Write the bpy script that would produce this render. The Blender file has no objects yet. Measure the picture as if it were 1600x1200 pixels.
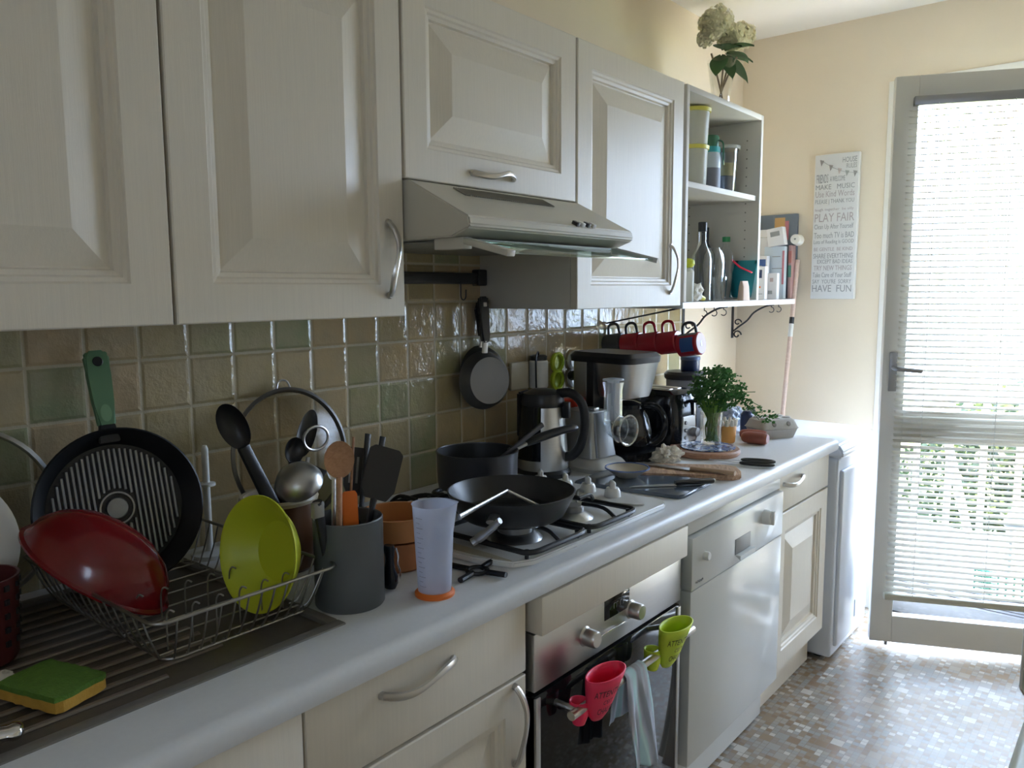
import bpy, bmesh, math, random
from mathutils import Vector, Matrix, Euler
PI = math.pi
S = bpy.context.scene
COL = S.collection
rnd = random.Random(11)

# ---------------------------------------------------------------- camera, world, light, exposure
cam_data = bpy.data.cameras.new('camera'); cam = bpy.data.objects.new('camera', cam_data); COL.objects.link(cam)
YAW, PITCH, ROLL, FPX = 0.6866, -0.1165, -0.0056, 1243.88
_f = Vector((-math.sin(YAW)*math.cos(PITCH), math.cos(YAW)*math.cos(PITCH), math.sin(PITCH)))
_r = Vector((math.cos(YAW), math.sin(YAW), 0)); _u = _r.cross(_f)
_r2 = _r*math.cos(ROLL)+_u*math.sin(ROLL); _u2 = -_r*math.sin(ROLL)+_u*math.cos(ROLL)
m3 = Matrix((_r2, _u2, -_f)).transposed()
cam.matrix_world = Matrix.Translation((1.5057, 0, 1.3358)) @ m3.to_4x4()
cam_data.sensor_width = 36; cam_data.lens = FPX/1600*36; cam_data.clip_start = .02
S.camera = cam

W = bpy.data.worlds.new('sky'); S.world = W; W.use_nodes = True
_n = W.node_tree.nodes; _n.clear()
_o = _n.new('ShaderNodeOutputWorld'); _b = _n.new('ShaderNodeBackground')
_b.inputs[0].default_value = (.67, .86, 1.16, 1); _b.inputs[1].default_value = 17.0
W.node_tree.links.new(_b.outputs[0], _o.inputs[0])

S.view_settings.view_transform = 'Standard'; S.view_settings.look = 'None'
S.view_settings.gamma = 1; S.view_settings.use_curve_mapping = False
S.view_settings.exposure = 0.16
S.cycles.use_denoising = True
S.cycles.max_bounces = 10; S.cycles.diffuse_bounces = 6; S.cycles.glossy_bounces = 4
S.cycles.transparent_max_bounces = 24; S.cycles.transmission_bounces = 6
S.cycles.sample_clamp_indirect = 6; S.cycles.caustics_reflective = False; S.cycles.caustics_refractive = False

def sky_portal(name, loc, rot, sx, sy):
    l = bpy.data.lights.new(name, 'AREA'); l.shape = 'RECTANGLE'; l.size = sx; l.size_y = sy
    l.cycles.is_portal = True
    o = bpy.data.objects.new(name, l); o.location = loc; o.rotation_euler = rot; COL.objects.link(o)
sky_portal('portal_doorway', (1.12, 3.66, 1.05), (-PI/2, 0, 0), 1.0, 2.1)
sky_portal('portal_added_window', (2.1, -1.62, 1.6), (PI/2, 0, 0), .4, .6)  # sky sampling for the unseen window added as fill
sun_d = bpy.data.lights.new('sun', 'SUN'); sun_d.energy = 100; sun_d.angle = .01; sun_d.color = (1, .80, .55)
sun = bpy.data.objects.new('sun', sun_d); COL.objects.link(sun)
sun.rotation_euler = Vector((-.75, .25, -.6)).to_track_quat('-Z', 'Y').to_euler()

# ---------------------------------------------------------------- materials
def lin(c):
    return tuple(((v/255)/12.92 if v/255 <= .04045 else ((v/255+.055)/1.055)**2.4) for v in c)
class NT:
    def __init__(s, name):
        s.m = bpy.data.materials.new(name); s.m.use_nodes = True; s.t = s.m.node_tree; s.t.nodes.clear()
        s.out = s.t.nodes.new('ShaderNodeOutputMaterial')
    def n(s, ty, **k):
        x = s.t.nodes.new(ty)
        for a, v in k.items():
            if a.startswith('i'):
                key = a[1:]; key = int(key) if key.isdigit() else key.replace('_', ' ')
                if isinstance(v, bpy.types.NodeSocket): s.t.links.new(v, x.inputs[key])
                else: x.inputs[key].default_value = v
            else: setattr(x, a, v)
        return x
    def math(s, op, a, b=0, c=None):
        x = s.n('ShaderNodeMath', operation=op, i0=a, i1=b)
        if c is not None: x.inputs[2].default_value = c
        return x.outputs[0]
    def mix(s, fac, a, b):
        x = s.n('ShaderNodeMix', data_type='RGBA')
        for k, v in ((0, fac), (6, a), (7, b)):
            if isinstance(v, bpy.types.NodeSocket): s.t.links.new(v, x.inputs[k])
            else: x.inputs[k].default_value = v if k == 0 else (*v[:3], 1)
        return x.outputs[2]
    def ramp(s, fac, stops, const=False):
        x = s.n('ShaderNodeValToRGB', i0=fac); r = x.color_ramp
        if const: r.interpolation = 'CONSTANT'
        while len(r.elements) < len(stops): r.elements.new(.5)
        for e, (p, c) in zip(r.elements, stops): e.position = p; e.color = (*c[:3], 1)
        return x.outputs[0]
    def bsdf(s, **k):
        b = s.n('ShaderNodeBsdfPrincipled', **k); s.t.links.new(b.outputs[0], s.out.inputs[0]); return b
_M = {}
def mat(name, col, rough=.5, metal=0, noise=0, nscale=8, bump=0, bscale=60, coat=0, stretch=None, spec=.5, sss=0, emit=None):
    """one plain surface: base colour with a light mottling, optional bump"""
    if name in _M: return _M[name]
    N = NT(name); c = (*col, 1)
    tc = N.n('ShaderNodeTexCoord').outputs['Object']
    mp = N.n('ShaderNodeMapping', iVector=tc, iScale=stretch or (1, 1, 1)).outputs[0]
    args = dict(iRoughness=rough, iMetallic=metal)
    args['iSpecular_IOR_Level'] = spec
    if coat: args['iCoat_Weight'] = coat; args['iCoat_Roughness'] = .08
    nz = N.n('ShaderNodeTexNoise', iVector=mp, iScale=nscale, iDetail=4).outputs[0]
    k = max(noise, .03)
    dark = tuple(v*(1-k) for v in col); light = tuple(min(1, v*(1+k)) for v in col)
    b = N.bsdf(iBase_Color=N.mix(nz, dark, light), **args)
    if bump:
        bz = N.n('ShaderNodeTexNoise', iVector=mp, iScale=bscale, iDetail=3).outputs[0]
        bp = N.n('ShaderNodeBump', iStrength=bump, iDistance=.002, iHeight=bz)
        N.t.links.new(bp.outputs[0], b.inputs['Normal'])
    if emit: b.inputs['Emission Color'].default_value = (*emit[0], 1); b.inputs['Emission Strength'].default_value = emit[1]
    _M[name] = N.m; return N.m
def glass(name, tint=(1, 1, 1), base=.04, edge=.5, rough=.02, dens=1.0):
    """thin clear glass or plastic: see-through with a mirror-like skin that grows towards the rim"""
    if name in _M: return _M[name]
    N = NT(name)
    lw = N.n('ShaderNodeLayerWeight', iBlend=.35)
    fac = N.math('MULTIPLY_ADD', lw.outputs['Facing'], edge, base)
    tr = N.n('ShaderNodeBsdfTransparent', iColor=(*[v*dens for v in tint], 1))
    gl = N.n('ShaderNodeBsdfGlossy', iColor=(1, 1, 1, 1), iRoughness=rough)
    mx = N.n('ShaderNodeMixShader', i0=fac, i1=tr.outputs[0], i2=gl.outputs[0])
    N.t.links.new(mx.outputs[0], N.out.inputs[0]); _M[name] = N.m; return N.m
def cloudy(name, col, alpha=.5, rough=.3):
    """milky translucent plastic"""
    if name in _M: return _M[name]
    N = NT(name)
    b = N.n('ShaderNodeBsdfPrincipled', iBase_Color=(*col, 1), iRoughness=rough)
    t = N.n('ShaderNodeBsdfTransparent', iColor=(1, 1, 1, 1))
    tl = N.n('ShaderNodeBsdfTranslucent', iColor=(*col, 1))
    a = N.n('ShaderNodeMixShader', i0=.4, i1=b.outputs[0], i2=tl.outputs[0])
    mx = N.n('ShaderNodeMixShader', i0=alpha, i1=t.outputs[0], i2=a.outputs[0])
    N.t.links.new(mx.outputs[0], N.out.inputs[0]); _M[name] = N.m; return N.m
def leafy(name, c1, c2):
    if name in _M: return _M[name]
    N = NT(name)
    tc = N.n('ShaderNodeTexCoord').outputs['Object']
    nz = N.n('ShaderNodeTexNoise', iVector=tc, iScale=9.0, iDetail=2).outputs[0]
    c = N.mix(nz, c1, c2)
    b = N.n('ShaderNodeBsdfPrincipled', iBase_Color=c, iRoughness=.5)
    tl = N.n('ShaderNodeBsdfTranslucent', iColor=c)
    mx = N.n('ShaderNodeMixShader', i0=.35, i1=b.outputs[0], i2=tl.outputs[0])
    N.t.links.new(mx.outputs[0], N.out.inputs[0]); _M[name] = N.m; return N.m

def tile_material():
    N = NT('glazed_wall_tiles')
    pos = N.n('ShaderNodeNewGeometry').outputs['Position']
    sep = N.n('ShaderNodeSeparateXYZ', i0=pos)
    P = .0989
    u = N.math('DIVIDE', N.math('SUBTRACT', sep.outputs[1], .5185-10*P), P)
    v = N.math('DIVIDE', N.math('SUBTRACT', sep.outputs[2], 1.2087-10*P), P)
    fu, fv = N.math('FLOOR', u), N.math('FLOOR', v)
    cell = N.n('ShaderNodeCombineXYZ', i0=fu, i1=fv).outputs[0]
    wn = N.n('ShaderNodeTexWhiteNoise', noise_dimensions='3D', iVector=cell)
    rx = N.math('ABSOLUTE', N.math('SUBTRACT', N.math('FRACT', u), .5))
    ry = N.math('ABSOLUTE', N.math('SUBTRACT', N.math('FRACT', v), .5))
    d = N.math('MAXIMUM', rx, ry)
    wob = N.n('ShaderNodeTexNoise', iVector=pos, iScale=70.0, iDetail=2).outputs[0]
    d2 = N.math('ADD', d, N.math('MULTIPLY', N.math('SUBTRACT', wob, .5), .02))
    g = N.n('ShaderNodeMapRange', iValue=d2, i1=.463, i2=.478).outputs[0]
    tile = N.ramp(wn.outputs[0], [(0, (.44, .33, .18)), (.3, (.37, .30, .155)), (.48, (.31, .295, .155)), (.6, (.43, .34, .19)), (.8, (.25, .275, .15)), (.9, (.50, .37, .22))], True)
    big = N.n('ShaderNodeTexNoise', iVector=pos, iScale=14.0, iDetail=3).outputs[0]
    t2 = N.mix(N.n('ShaderNodeMapRange', iValue=big, i1=.35, i2=.7).outputs[0], tile, (.36, .30, .19))
    t2 = N.mix(.75, tile, t2)
    col = N.mix(g, t2, (.47, .41, .28))
    rough = N.math('MULTIPLY_ADD', g, .5, .10)
    h1 = N.n('ShaderNodeTexNoise', iVector=pos, iScale=22.0, iDetail=4, iRoughness=.6).outputs[0]
    # each tile sits at its own slight tilt
    tilt = N.n('ShaderNodeSeparateXYZ', i0=wn.outputs[1])
    tl = N.math('ADD', N.math('MULTIPLY', N.math('SUBTRACT', tilt.outputs[0], .5), N.math('FRACT', u)), N.math('MULTIPLY', N.math('SUBTRACT', tilt.outputs[1], .5), N.math('FRACT', v)))
    edge = N.n('ShaderNodeMapRange', iValue=d2, i1=.42, i2=.485, i3=1.0, i4=0.0).outputs[0]
    h = N.math('ADD', N.math('ADD', N.math('MULTIPLY', h1, 1.35), N.math('MULTIPLY', tl, .5)), N.math('MULTIPLY', edge, .55))
    bp = N.n('ShaderNodeBump', iStrength=.9, iDistance=.0032, iHeight=h)
    N.bsdf(iBase_Color=col, iRoughness=rough, iNormal=bp.outputs[0], iSpecular_IOR_Level=.6)
    return N.m
def floor_material():
    N = NT('mosaic_vinyl_floor')
    pos = N.n('ShaderNodeNewGeometry').outputs['Position']
    def grid(size, off):
        sc = N.n('ShaderNodeVectorMath', operation='MULTIPLY_ADD', i0=pos, i1=(1/size, 1/size, 0), i2=(off, off*.7, 0)).outputs[0]
        fl = N.n('ShaderNodeVectorMath', operation='FLOOR', i0=sc).outputs[0]
        fr = N.n('ShaderNodeVectorMath', operation='FRACTION', i0=sc).outputs[0]
        wn = N.n('ShaderNodeTexWhiteNoise', noise_dimensions='3D', iVector=fl).outputs[0]
        s = N.n('ShaderNodeSeparateXYZ', i0=fr)
        d = N.math('MAXIMUM', N.math('ABSOLUTE', N.math('SUBTRACT', s.outputs[0], .5)), N.math('ABSOLUTE', N.math('SUBTRACT', s.outputs[1], .5)))
        return wn, d
    w1, d1 = grid(.0175, 3.0); w2, d2 = grid(.035, 1.5)
    pick = N.math('GREATER_THAN', w2, .86)
    w = N.math('ADD', N.math('MULTIPLY', pick, N.math('FRACT', N.math('MULTIPLY', w2, 37.0))), N.math('MULTIPLY', N.math('SUBTRACT', 1.0, pick), w1))
    gro = N.math('ADD', N.math('MULTIPLY', pick, N.math('GREATER_THAN', d2, .478)), N.math('MULTIPLY', N.math('SUBTRACT', 1.0, pick), N.math('GREATER_THAN', d1, .455)))
    st = [(0, (.31, .26, .21)), (.16, (.39, .35, .30)), (.3, (.27, .18, .10)), (.40, (.36, .34, .32)), (.55, (.30, .22, .14)), (.66, (.32, .32, .31)), (.80, (.62, .60, .56)), (.92, (.25, .16, .09))]
    col = N.ramp(w, st, True)
    patch = N.n('ShaderNodeTexNoise', iVector=pos, iScale=3.5, iDetail=2).outputs[0]
    col = N.mix(N.n('ShaderNodeMapRange', iValue=patch, i1=.45, i2=.75, i4=.5).outputs[0], col, (.42, .30, .18))
    col = N.mix(gro, col, (.26, .22, .18))
    bp = N.n('ShaderNodeBump', iStrength=.3, iDistance=.001, iHeight=N.math('SUBTRACT', 1.0, gro))
    N.bsdf(iBase_Color=col, iRoughness=.34, iNormal=bp.outputs[0])
    return N.m
def wood(name, c1, c2, scale=(1, 12, 12), rough=.55):
    if name in _M: return _M[name]
    N = NT(name); tc = N.n('ShaderNodeTexCoord').outputs['Object']
    mp = N.n('ShaderNodeMapping', iVector=tc, iScale=scale).outputs[0]
    nz = N.n('ShaderNodeTexNoise', iVector=mp, iScale=9.0, iDetail=6, iDistortion=1.2).outputs[0]
    N.bsdf(iBase_Color=N.ramp(nz, [(.3, c1), (.7, c2)]), iRoughness=rough); _M[name] = N.m; return N.m

M = dict(
 paint=mat('cream_wall_paint', (.82, .715, .56), .85, bump=.15, bscale=90),
 ceil=mat('ceiling_paint', (.93, .90, .85), .9),
 cab=mat('cream_cabinet_front', (.76, .70, .595), .38, noise=.06, nscale=14, bump=.12, bscale=50, stretch=(20, 20, .6)),
 carcass=mat('cabinet_carcass', (.68, .645, .58), .5),
 top=mat('worktop_laminate', (.70, .71, .73), .30, noise=.04, nscale=120, bump=.05, bscale=300),
 white=mat('white_enamel', (.80, .80, .78), .22, coat=.3),
 appl=mat('appliance_white', (.66, .67, .65), .2, coat=.12),
 washer=mat('washer_white', (.72, .76, .84), .25),
 plast=mat('white_plastic', (.80, .80, .78), .4),
 hood=mat('hood_enamel', (.62, .585, .50), .35),
 steel=mat('brushed_steel', (.60, .60, .60), .32, 1, noise=.05, bump=.08, bscale=60, stretch=(1, 1, 40)),
 nickel=mat('satin_nickel', (.62, .60, .57), .3, 1),
 chrome=mat('chrome', (.80, .80, .80), .12, 1),
 wire=mat('rack_wire', (.36, .35, .33), .35, 1),
 alu=mat('grey_aluminium', (.42, .42, .43), .35, .8),
 black=mat('black_plastic', (.018, .018, .02), .35),
 blackgloss=mat('gloss_black_plastic', (.012, .013, .016), .12),
 iron=mat('cast_iron', (.010, .0105, .012), .42, bump=.1),
 nonstick=mat('nonstick_coating', (.028, .029, .032), .38),
 panside=mat('dark_pan_metal', (.09, .09, .10), .35, .6),
 darkglass=mat('dark_oven_glass', (.010, .010, .011), .06, spec=.35),
 sink=mat('brown_resin_sink', (.095, .078, .060), .42, noise=.15, nscale=90),
 sinkrib=mat('brown_resin_ribs', (.20, .165, .13), .4),
 sinkrim=mat('sink_rim', (.16, .145, .125), .4),
 redp=mat('dark_red_plastic', (.18, .004, .008), .18, coat=.25),
 redh=mat('maroon_plastic', (.10, .022, .022), .4),
 lime=mat('lime_plastic', (.55, .62, .035), .4),
 limesil=mat('lime_silicone', (.62, .78, .05), .5),
 redsil=mat('coral_red_silicone', (.95, .04, .12), .5),
 orange=mat('orange_plastic', (.80, .19, .03), .4),
 terra=mat('terracotta', (.42, .16, .06), .55, noise=.12),
 copper=mat('brown_crock', (.10, .045, .02), .3, noise=.3, nscale=6),
 crockrim=mat('crock_rim', (.42, .36, .26), .3),
 potgrey=mat('grey_metal_pot', (.115, .125, .13), .42),
 green=mat('green_grip', (.12, .25, .13), .55),
 woodsp=wood('wooden_spoon', (.40, .20, .10), (.52, .29, .16)),
 boardw=wood('cutting_board_wood', (.30, .17, .10), (.62, .42, .28), (10, 1.2, 10)),
 boardd=wood('trivet_wood', (.34, .17, .10), (.46, .26, .16), (2, 9, 9)),
 knifeh=wood('pale_knife_handle', (.45, .30, .20), (.60, .44, .30)),
 pinkw=wood('pinkish_stick', (.66, .48, .40), (.78, .60, .52)),
 cream=mat('off_white_paper', (.80, .76, .68), .8, bump=.3),
 doorp=mat('door_paint_bloom_lifted', (.85, .83, .78), .45),  # albedo raised so the door frame carries the lens bloom in its colour
 grille=mat('dark_grille', (.24, .225, .19), .5),
 black_iron=mat('black_iron', (.03, .03, .035), .5),
 redmug=mat('red_mug', (.42, .015, .03), .25, coat=.2),
 greymug=mat('charcoal_mug', (.06, .065, .07), .35),
 blue=mat('blue_print', (.04, .10, .30), .4),
 navy=mat('navy_plastic', (.02, .035, .10), .35),
 teal=mat('teal_print', (.02, .30, .36), .5),
 yellow=mat('yellow_lid', (.75, .68, .12), .4),
 sponge_g=mat('green_scourer', (.10, .22, .03), .95, noise=.3, nscale=120, bump=1, bscale=300),
 sponge_y=mat('yellow_foam', (.62, .36, .06), .9, noise=.2, nscale=80, bump=.8, bscale=200),
 tray=mat('grey_glass_board', (.10, .125, .16), .12, noise=.2, nscale=30, coat=.5),
 egg=mat('egg_carton_pulp', (.46, .43, .38), .9, noise=.12, bump=.6, bscale=120),
 sausage=mat('red_brown_skin', (.30, .09, .06), .4, noise=.3, nscale=20),
 petal=leafy('cream_petals', (.68, .64, .45), (.86, .82, .64)),
 leaf=leafy('dark_green_leaf', (.03, .08, .03), (.08, .15, .06)),
 herb=leafy('parsley_leaf', (.03, .13, .03), (.12, .28, .08)),
 stem=leafy('green_stems', (.10, .30, .03), (.30, .50, .10)),
 outpale=leafy('tree_leaf', (.14, .19, .09), (.34, .38, .24)),
 outleaf=leafy('garden_leaf', (.020, .040, .014), (.07, .10, .045)),
 ink=mat('grey_print', (.30, .31, .31), .8),
 inkpink=mat('pink_grey_print', (.52, .42, .40), .8),
 inkblack=mat('black_print', (.01, .01, .01), .6),
 canvas=mat('sign_canvas', (.72, .72, .71), .8),
 pane=glass('window_pane', (1, 1, 1), .03, .3),
 clear=glass('clear_plastic', (.93, .95, .96), .05, .75, .04),
 vase=glass('clear_glass', (.97, .97, .96), .03, .45),
 lidglass=glass('lid_glass', (.74, .71, .64), .02, .07, .2),
 visor=glass('green_glass', (.80, .93, .87), .06, .5),
 frost=cloudy('frosted_measuring_plastic', (.74, .78, .90), .48),
 milky=cloudy('milky_plastic', (.80, .79, .72), .72),
)
M['tile'] = tile_material(); M['floor'] = floor_material()
# ---------------------------------------------------------------- mesh helpers
def B(): return bmesh.new()
def box(bm, x0, x1, y0, y1, z0, z1, bev=0, seg=2, mx=None):
    r = bmesh.ops.create_cube(bm, size=1)['verts']
    c = Vector(((x0+x1)/2, (y0+y1)/2, (z0+z1)/2)); s = Vector((abs(x1-x0), abs(y1-y0), abs(z1-z0)))
    for v in r: v.co = Vector((v.co.x*s.x, v.co.y*s.y, v.co.z*s.z))+c
    if mx:
        for v in r: v.co = mx @ v.co
    if bev:
        es = {e for v in r for e in v.link_edges}
        bmesh.ops.bevel(bm, geom=list(es), offset=bev, segments=seg, affect='EDGES', profile=.5)
    return bm
def lathe(bm, prof, seg=32, at=(0, 0, 0), mx=None, sx=1, sy=1, arc=None):
    """spin a profile of (radius, height); closes on the axis when radius is 0"""
    rows = []
    n = seg if arc is None else seg+1
    full = arc is None
    for r, z in prof:
        if r < 1e-6: rows.append([bm.verts.new((0, 0, z))])
        else:
            a0, a1 = (0, 2*PI) if full else arc
            rows.append([bm.verts.new((math.cos(a0+(a1-a0)*i/seg)*r*sx, math.sin(a0+(a1-a0)*i/seg)*r*sy, z)) for i in range(n)])
    for a, b in zip(rows, rows[1:]):
        k = n if full else n-1
        for i in range(k):
            j = (i+1) % n
            if len(a) == 1 and len(b) == 1: continue
            if len(a) == 1: f = (a[0], b[i], b[j])
            elif len(b) == 1: f = (a[i], b[0], a[j])
            else: f = (a[i], b[i], b[j], a[j])
            try: bm.faces.new(f)
            except ValueError: pass
    T = (mx or Matrix.Identity(4))
    for row in rows:
        for v in row: v.co = T @ v.co + Vector(at)
    return bm
def tube(bm, pts, r, seg=8, closed=False, flat=(1, 1), up=(0, 0, 1), caps=True):
    pts = [Vector(p) for p in pts]; n = len(pts)
    rs = r if isinstance(r, (list, tuple)) else [r]*n
    rows = []; up = Vector(up)
    prev = None
    for i, p in enumerate(pts):
        if closed: t = pts[(i+1) % n]-pts[(i-1) % n]
        else: t = pts[min(i+1, n-1)]-pts[max(i-1, 0)]
        t.normalize()
        if prev is None:
            a = up if abs(t.dot(up)) < .95 else Vector((1, 0, 0))
            s = t.cross(a).normalized()
        else:
            s = (prev-t*prev.dot(t))
            s = s.normalized() if s.length > 1e-6 else prev
        prev = s; w = t.cross(s)
        rows.append([bm.verts.new(p+s*math.cos(2*PI*k/seg)*rs[i]*flat[0]+w*math.sin(2*PI*k/seg)*rs[i]*flat[1]) for k in range(seg)])
    rng = range(n) if closed else range(n-1)
    for i in rng:
        a, b = rows[i], rows[(i+1) % n]
        for k in range(seg):
            j = (k+1) % seg
            try: bm.faces.new((a[k], a[j], b[j], b[k]))
            except ValueError: pass
    if caps and not closed:
        bm.faces.new(rows[0][::-1]); bm.faces.new(rows[-1])
    return bm
def prism(bm, poly, h, mx=None, bev=0):
    """polygon in xy pulled up by h, then moved by mx"""
    T = mx or Matrix.Identity(4)
    a = [bm.verts.new(T @ Vector((x, y, 0))) for x, y in poly]; b = [bm.verts.new(T @ Vector((x, y, h))) for x, y in poly]
    n = len(poly); fs = [bm.faces.new(a[::-1]), bm.faces.new(b)]
    for i in range(n): fs.append(bm.faces.new((a[i], a[(i+1) % n], b[(i+1) % n], b[i])))
    if bev:
        es = {e for v in a+b for e in v.link_edges}
        bmesh.ops.bevel(bm, geom=list(es), offset=bev, segments=2, affect='EDGES')
    return bm
def arcpts(c, r, a0, a1, n, ax='xz'):
    o = []
    for i in range(n+1):
        a = a0+(a1-a0)*i/n; p, q = math.cos(a)*r, math.sin(a)*r
        o.append({'xz': (c[0]+p, c[1], c[2]+q), 'yz': (c[0], c[1]+p, c[2]+q), 'xy': (c[0]+p, c[1]+q, c[2])}[ax])
    return o
def smooth_path(pts, k=6):
    P = [Vector(p) for p in pts]; out = []
    for i in range(len(P)-1):
        p0, p1, p2, p3 = P[max(i-1, 0)], P[i], P[i+1], P[min(i+2, len(P)-1)]
        for j in range(k):
            t = j/k
            out.append(.5*((2*p1)+(-p0+p2)*t+(2*p0-5*p1+4*p2-p3)*t*t+(-p0+3*p1-3*p2+p3)*t**3))
    out.append(P[-1]); return out
def frame(loc, zdir, xdir=(1, 0, 0)):
    """matrix whose z axis points along zdir"""
    z = Vector(zdir).normalized(); x = Vector(xdir); x = (x-z*x.dot(z)).normalized(); y = z.cross(x)
    return Matrix.Translation(loc) @ Matrix((x, y, z)).transposed().to_4x4()
def text_mesh(bm, s, w, h, mx, depth=.0006, font_scale=None):
    c = bpy.data.curves.new('t', 'FONT'); c.body = s; c.extrude = depth; c.resolution_u = 2
    o = bpy.data.objects.new('t', c); COL.objects.link(o)
    bpy.context.view_layer.update()
    me = bpy.data.meshes.new_from_object(o.evaluated_get(bpy.context.evaluated_depsgraph_get()))
    xs = [v.co.x for v in me.vertices]; ys = [v.co.y for v in me.vertices]
    if xs:
        x0, x1, y0, y1 = min(xs), max(xs), min(ys), max(ys)
        T = mx @ Matrix.Diagonal((w/(x1-x0), h/(y1-y0), 1, 1)) @ Matrix.Translation((-x0, -y0, 0))
        me.transform(T); bm.from_mesh(me)
    bpy.data.objects.remove(o); bpy.data.curves.remove(c); bpy.data.meshes.remove(me)
def link(name, bm, m, parent=None, sharp=35, flat=False, mx=None):
    """bmesh -> ONE mesh object"""
    bmesh.ops.recalc_face_normals(bm, faces=bm.faces)
    me = bpy.data.meshes.new(name); bm.to_mesh(me); bm.free()
    if mx: me.transform(mx)
    me.materials.append(M[m] if isinstance(m, str) else m)
    if not flat:
        for p in me.polygons: p.use_smooth = True
        me.set_sharp_from_angle(angle=math.radians(sharp))
    o = bpy.data.objects.new(name, me); COL.objects.link(o)
    if parent: o.parent = parent
    return o
def tag(o, label, cat, group=None):
    o['label'] = label; o['category'] = cat
    if group: o['group'] = group
    return o
def thing(name, label, cat, loc=(0, 0, 0), rot=(0, 0, 0), group=None):
    o = bpy.data.objects.new(name, None); o.empty_display_size = .03; COL.objects.link(o)
    o.location = loc; o.rotation_euler = rot
    return tag(o, label, cat, group)
def wpart(name, bm, m, parent, **k):
    """part built in world coordinates under an unrotated thing"""
    for v in bm.verts: v.co -= parent.location
    return link(name, bm, m, parent, **k)
def struct(name, bm, m, parent=None, **k):
    o = link(name, bm, m, parent, **k)
    o['kind'] = 'structure'
    return o
def stuff(o): o['kind'] = 'stuff'; return o
def copy_tree(o, parent=None, loc=None, label=None, group=None):
    c = o.copy(); COL.objects.link(c); c.parent = parent
    if loc is not None: c.location = loc
    if label: c['label'] = label
    if group: c['group'] = group
    for ch in o.children: copy_tree(ch, c)
    return c
def RX(a): return Matrix.Rotation(a, 4, 'X')
def RY(a): return Matrix.Rotation(a, 4, 'Y')
def RZ(a): return Matrix.Rotation(a, 4, 'Z')
def TR(*a): return Matrix.Translation(a)

# ---------------------------------------------------------------- the room
WY, CZ, RW, NW = 3.449, 2.405, 2.45, -1.6     # far wall, ceiling, right wall, near wall
OX0, OX1, OZ = .655, 1.665, 2.09                # doorway in the far wall
bm = B(); box(bm, -.15, RW+.15, NW-.15, WY+.2, -.1, 0); struct('floor', bm, 'floor')
bm = B(); box(bm, -.15, RW+.15, NW-.15, WY+.2, CZ, CZ+.1); struct('ceiling', bm, 'ceil')
bm = B(); box(bm, -.15, 0, NW-.15, WY+.2, 0, CZ); struct('wall_left', bm, 'paint')
bm = B(); box(bm, RW, RW+.15, NW-.15, WY+.2, 0, CZ); struct('wall_right', bm, 'paint')
bm = B()
for a in ((0, OX0, 0, CZ), (OX1, RW, 0, CZ), (OX0, OX1, OZ, CZ)): box(bm, a[0], a[1], WY, WY+.2, a[2], a[3])
struct('wall_far', bm, 'paint')
wx0, wx1, wz0, wz1 = 1.9, 2.3, 1.3, 1.9
bm = B()
for a in ((0, wx0, 0, CZ), (wx1, RW, 0, CZ), (wx0, wx1, 0, wz0), (wx0, wx1, wz1, CZ)): box(bm, a[0], a[1], NW-.15, NW, a[2], a[3])
struct('wall_near', bm, 'paint')
bm = B()
for a in ((wx0, wx0+.05, wz0, wz1), (wx1-.05, wx1, wz0, wz1), (wx0+.05, wx1-.05, wz0, wz0+.05), (wx0+.05, wx1-.05, wz1-.05, wz1), ((wx0+wx1)/2-.03, (wx0+wx1)/2+.03, wz0+.05, wz1-.05)):
    box(bm, a[0], a[1], NW-.09, NW-.04, a[2], a[3], .004)
w1 = struct('added_fill_window', bm, 'plast')  # unseen window, added behind the camera to let in fill light
bm = B(); box(bm, wx0+.05, wx1-.05, NW-.067, NW-.063, wz0+.05, wz1-.05); struct('window_pane', bm, 'pane', w1)
# glazed tiles between worktop and wall cabinets
bm = B(); box(bm, 0, .006, -1.2, 2.907, .8184, 1.45); struct('trim_1', bm, 'tile')
# door casing
bm = B()
for a in ((OX0-.05, OX0, 0, OZ+.05), (OX1, OX1+.05, 0, OZ+.05), (OX0, OX1, OZ, OZ+.05)): box(bm, a[0], a[1], WY-.012, WY, a[2], a[3], .003)
struct('trim_2', bm, 'doorp')

bm = B(); box(bm, OX0, OX1, WY+.001, WY+.215, 0, .012, .003); struct('trim_3', bm, mat('threshold_metal', (.02, .02, .02), .7))
# the glazed door standing ajar, hinged on the right
DA = math.radians(23.7)
door = struct('door_1', (lambda bm: [box(bm, 0, .075, 0, .042, .03, 2.062, .003), box(bm, .925, 1.0, 0, .042, .03, 2.062, .003),
    box(bm, .075, .925, 0, .042, .03, .132, .003), box(bm, .075, .925, 0, .042, .79, .90, .003), box(bm, .075, .925, 0, .042, 1.985, 2.062, .003),
    ] and bm)(B()), 'doorp')
door.location = (.73, 3.047, 0); door.rotation_euler = (0, 0, DA)
bm = B(); box(bm, .073, .927, .018, .022, .13, .792); box(bm, .073, .927, .018, .022, .898, 1.987); struct('window_pane', bm, 'pane', door)
bm = B(); tube(bm, smooth_path([(.035, -.002, 1.055), (.035, -.045, 1.055), (.05, -.052, 1.054), (.12, -.048, 1.048)], 5), .008, 8)
box(bm, .022, .048, -.006, 0, .97, 1.11, .002); struct('door_handle', bm, 'alu', door)
bm = B(); tube(bm, [(.06, .02, .032), (.06, .02, .012)], .006); struct('door_bolt', bm, 'alu', door)

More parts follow.
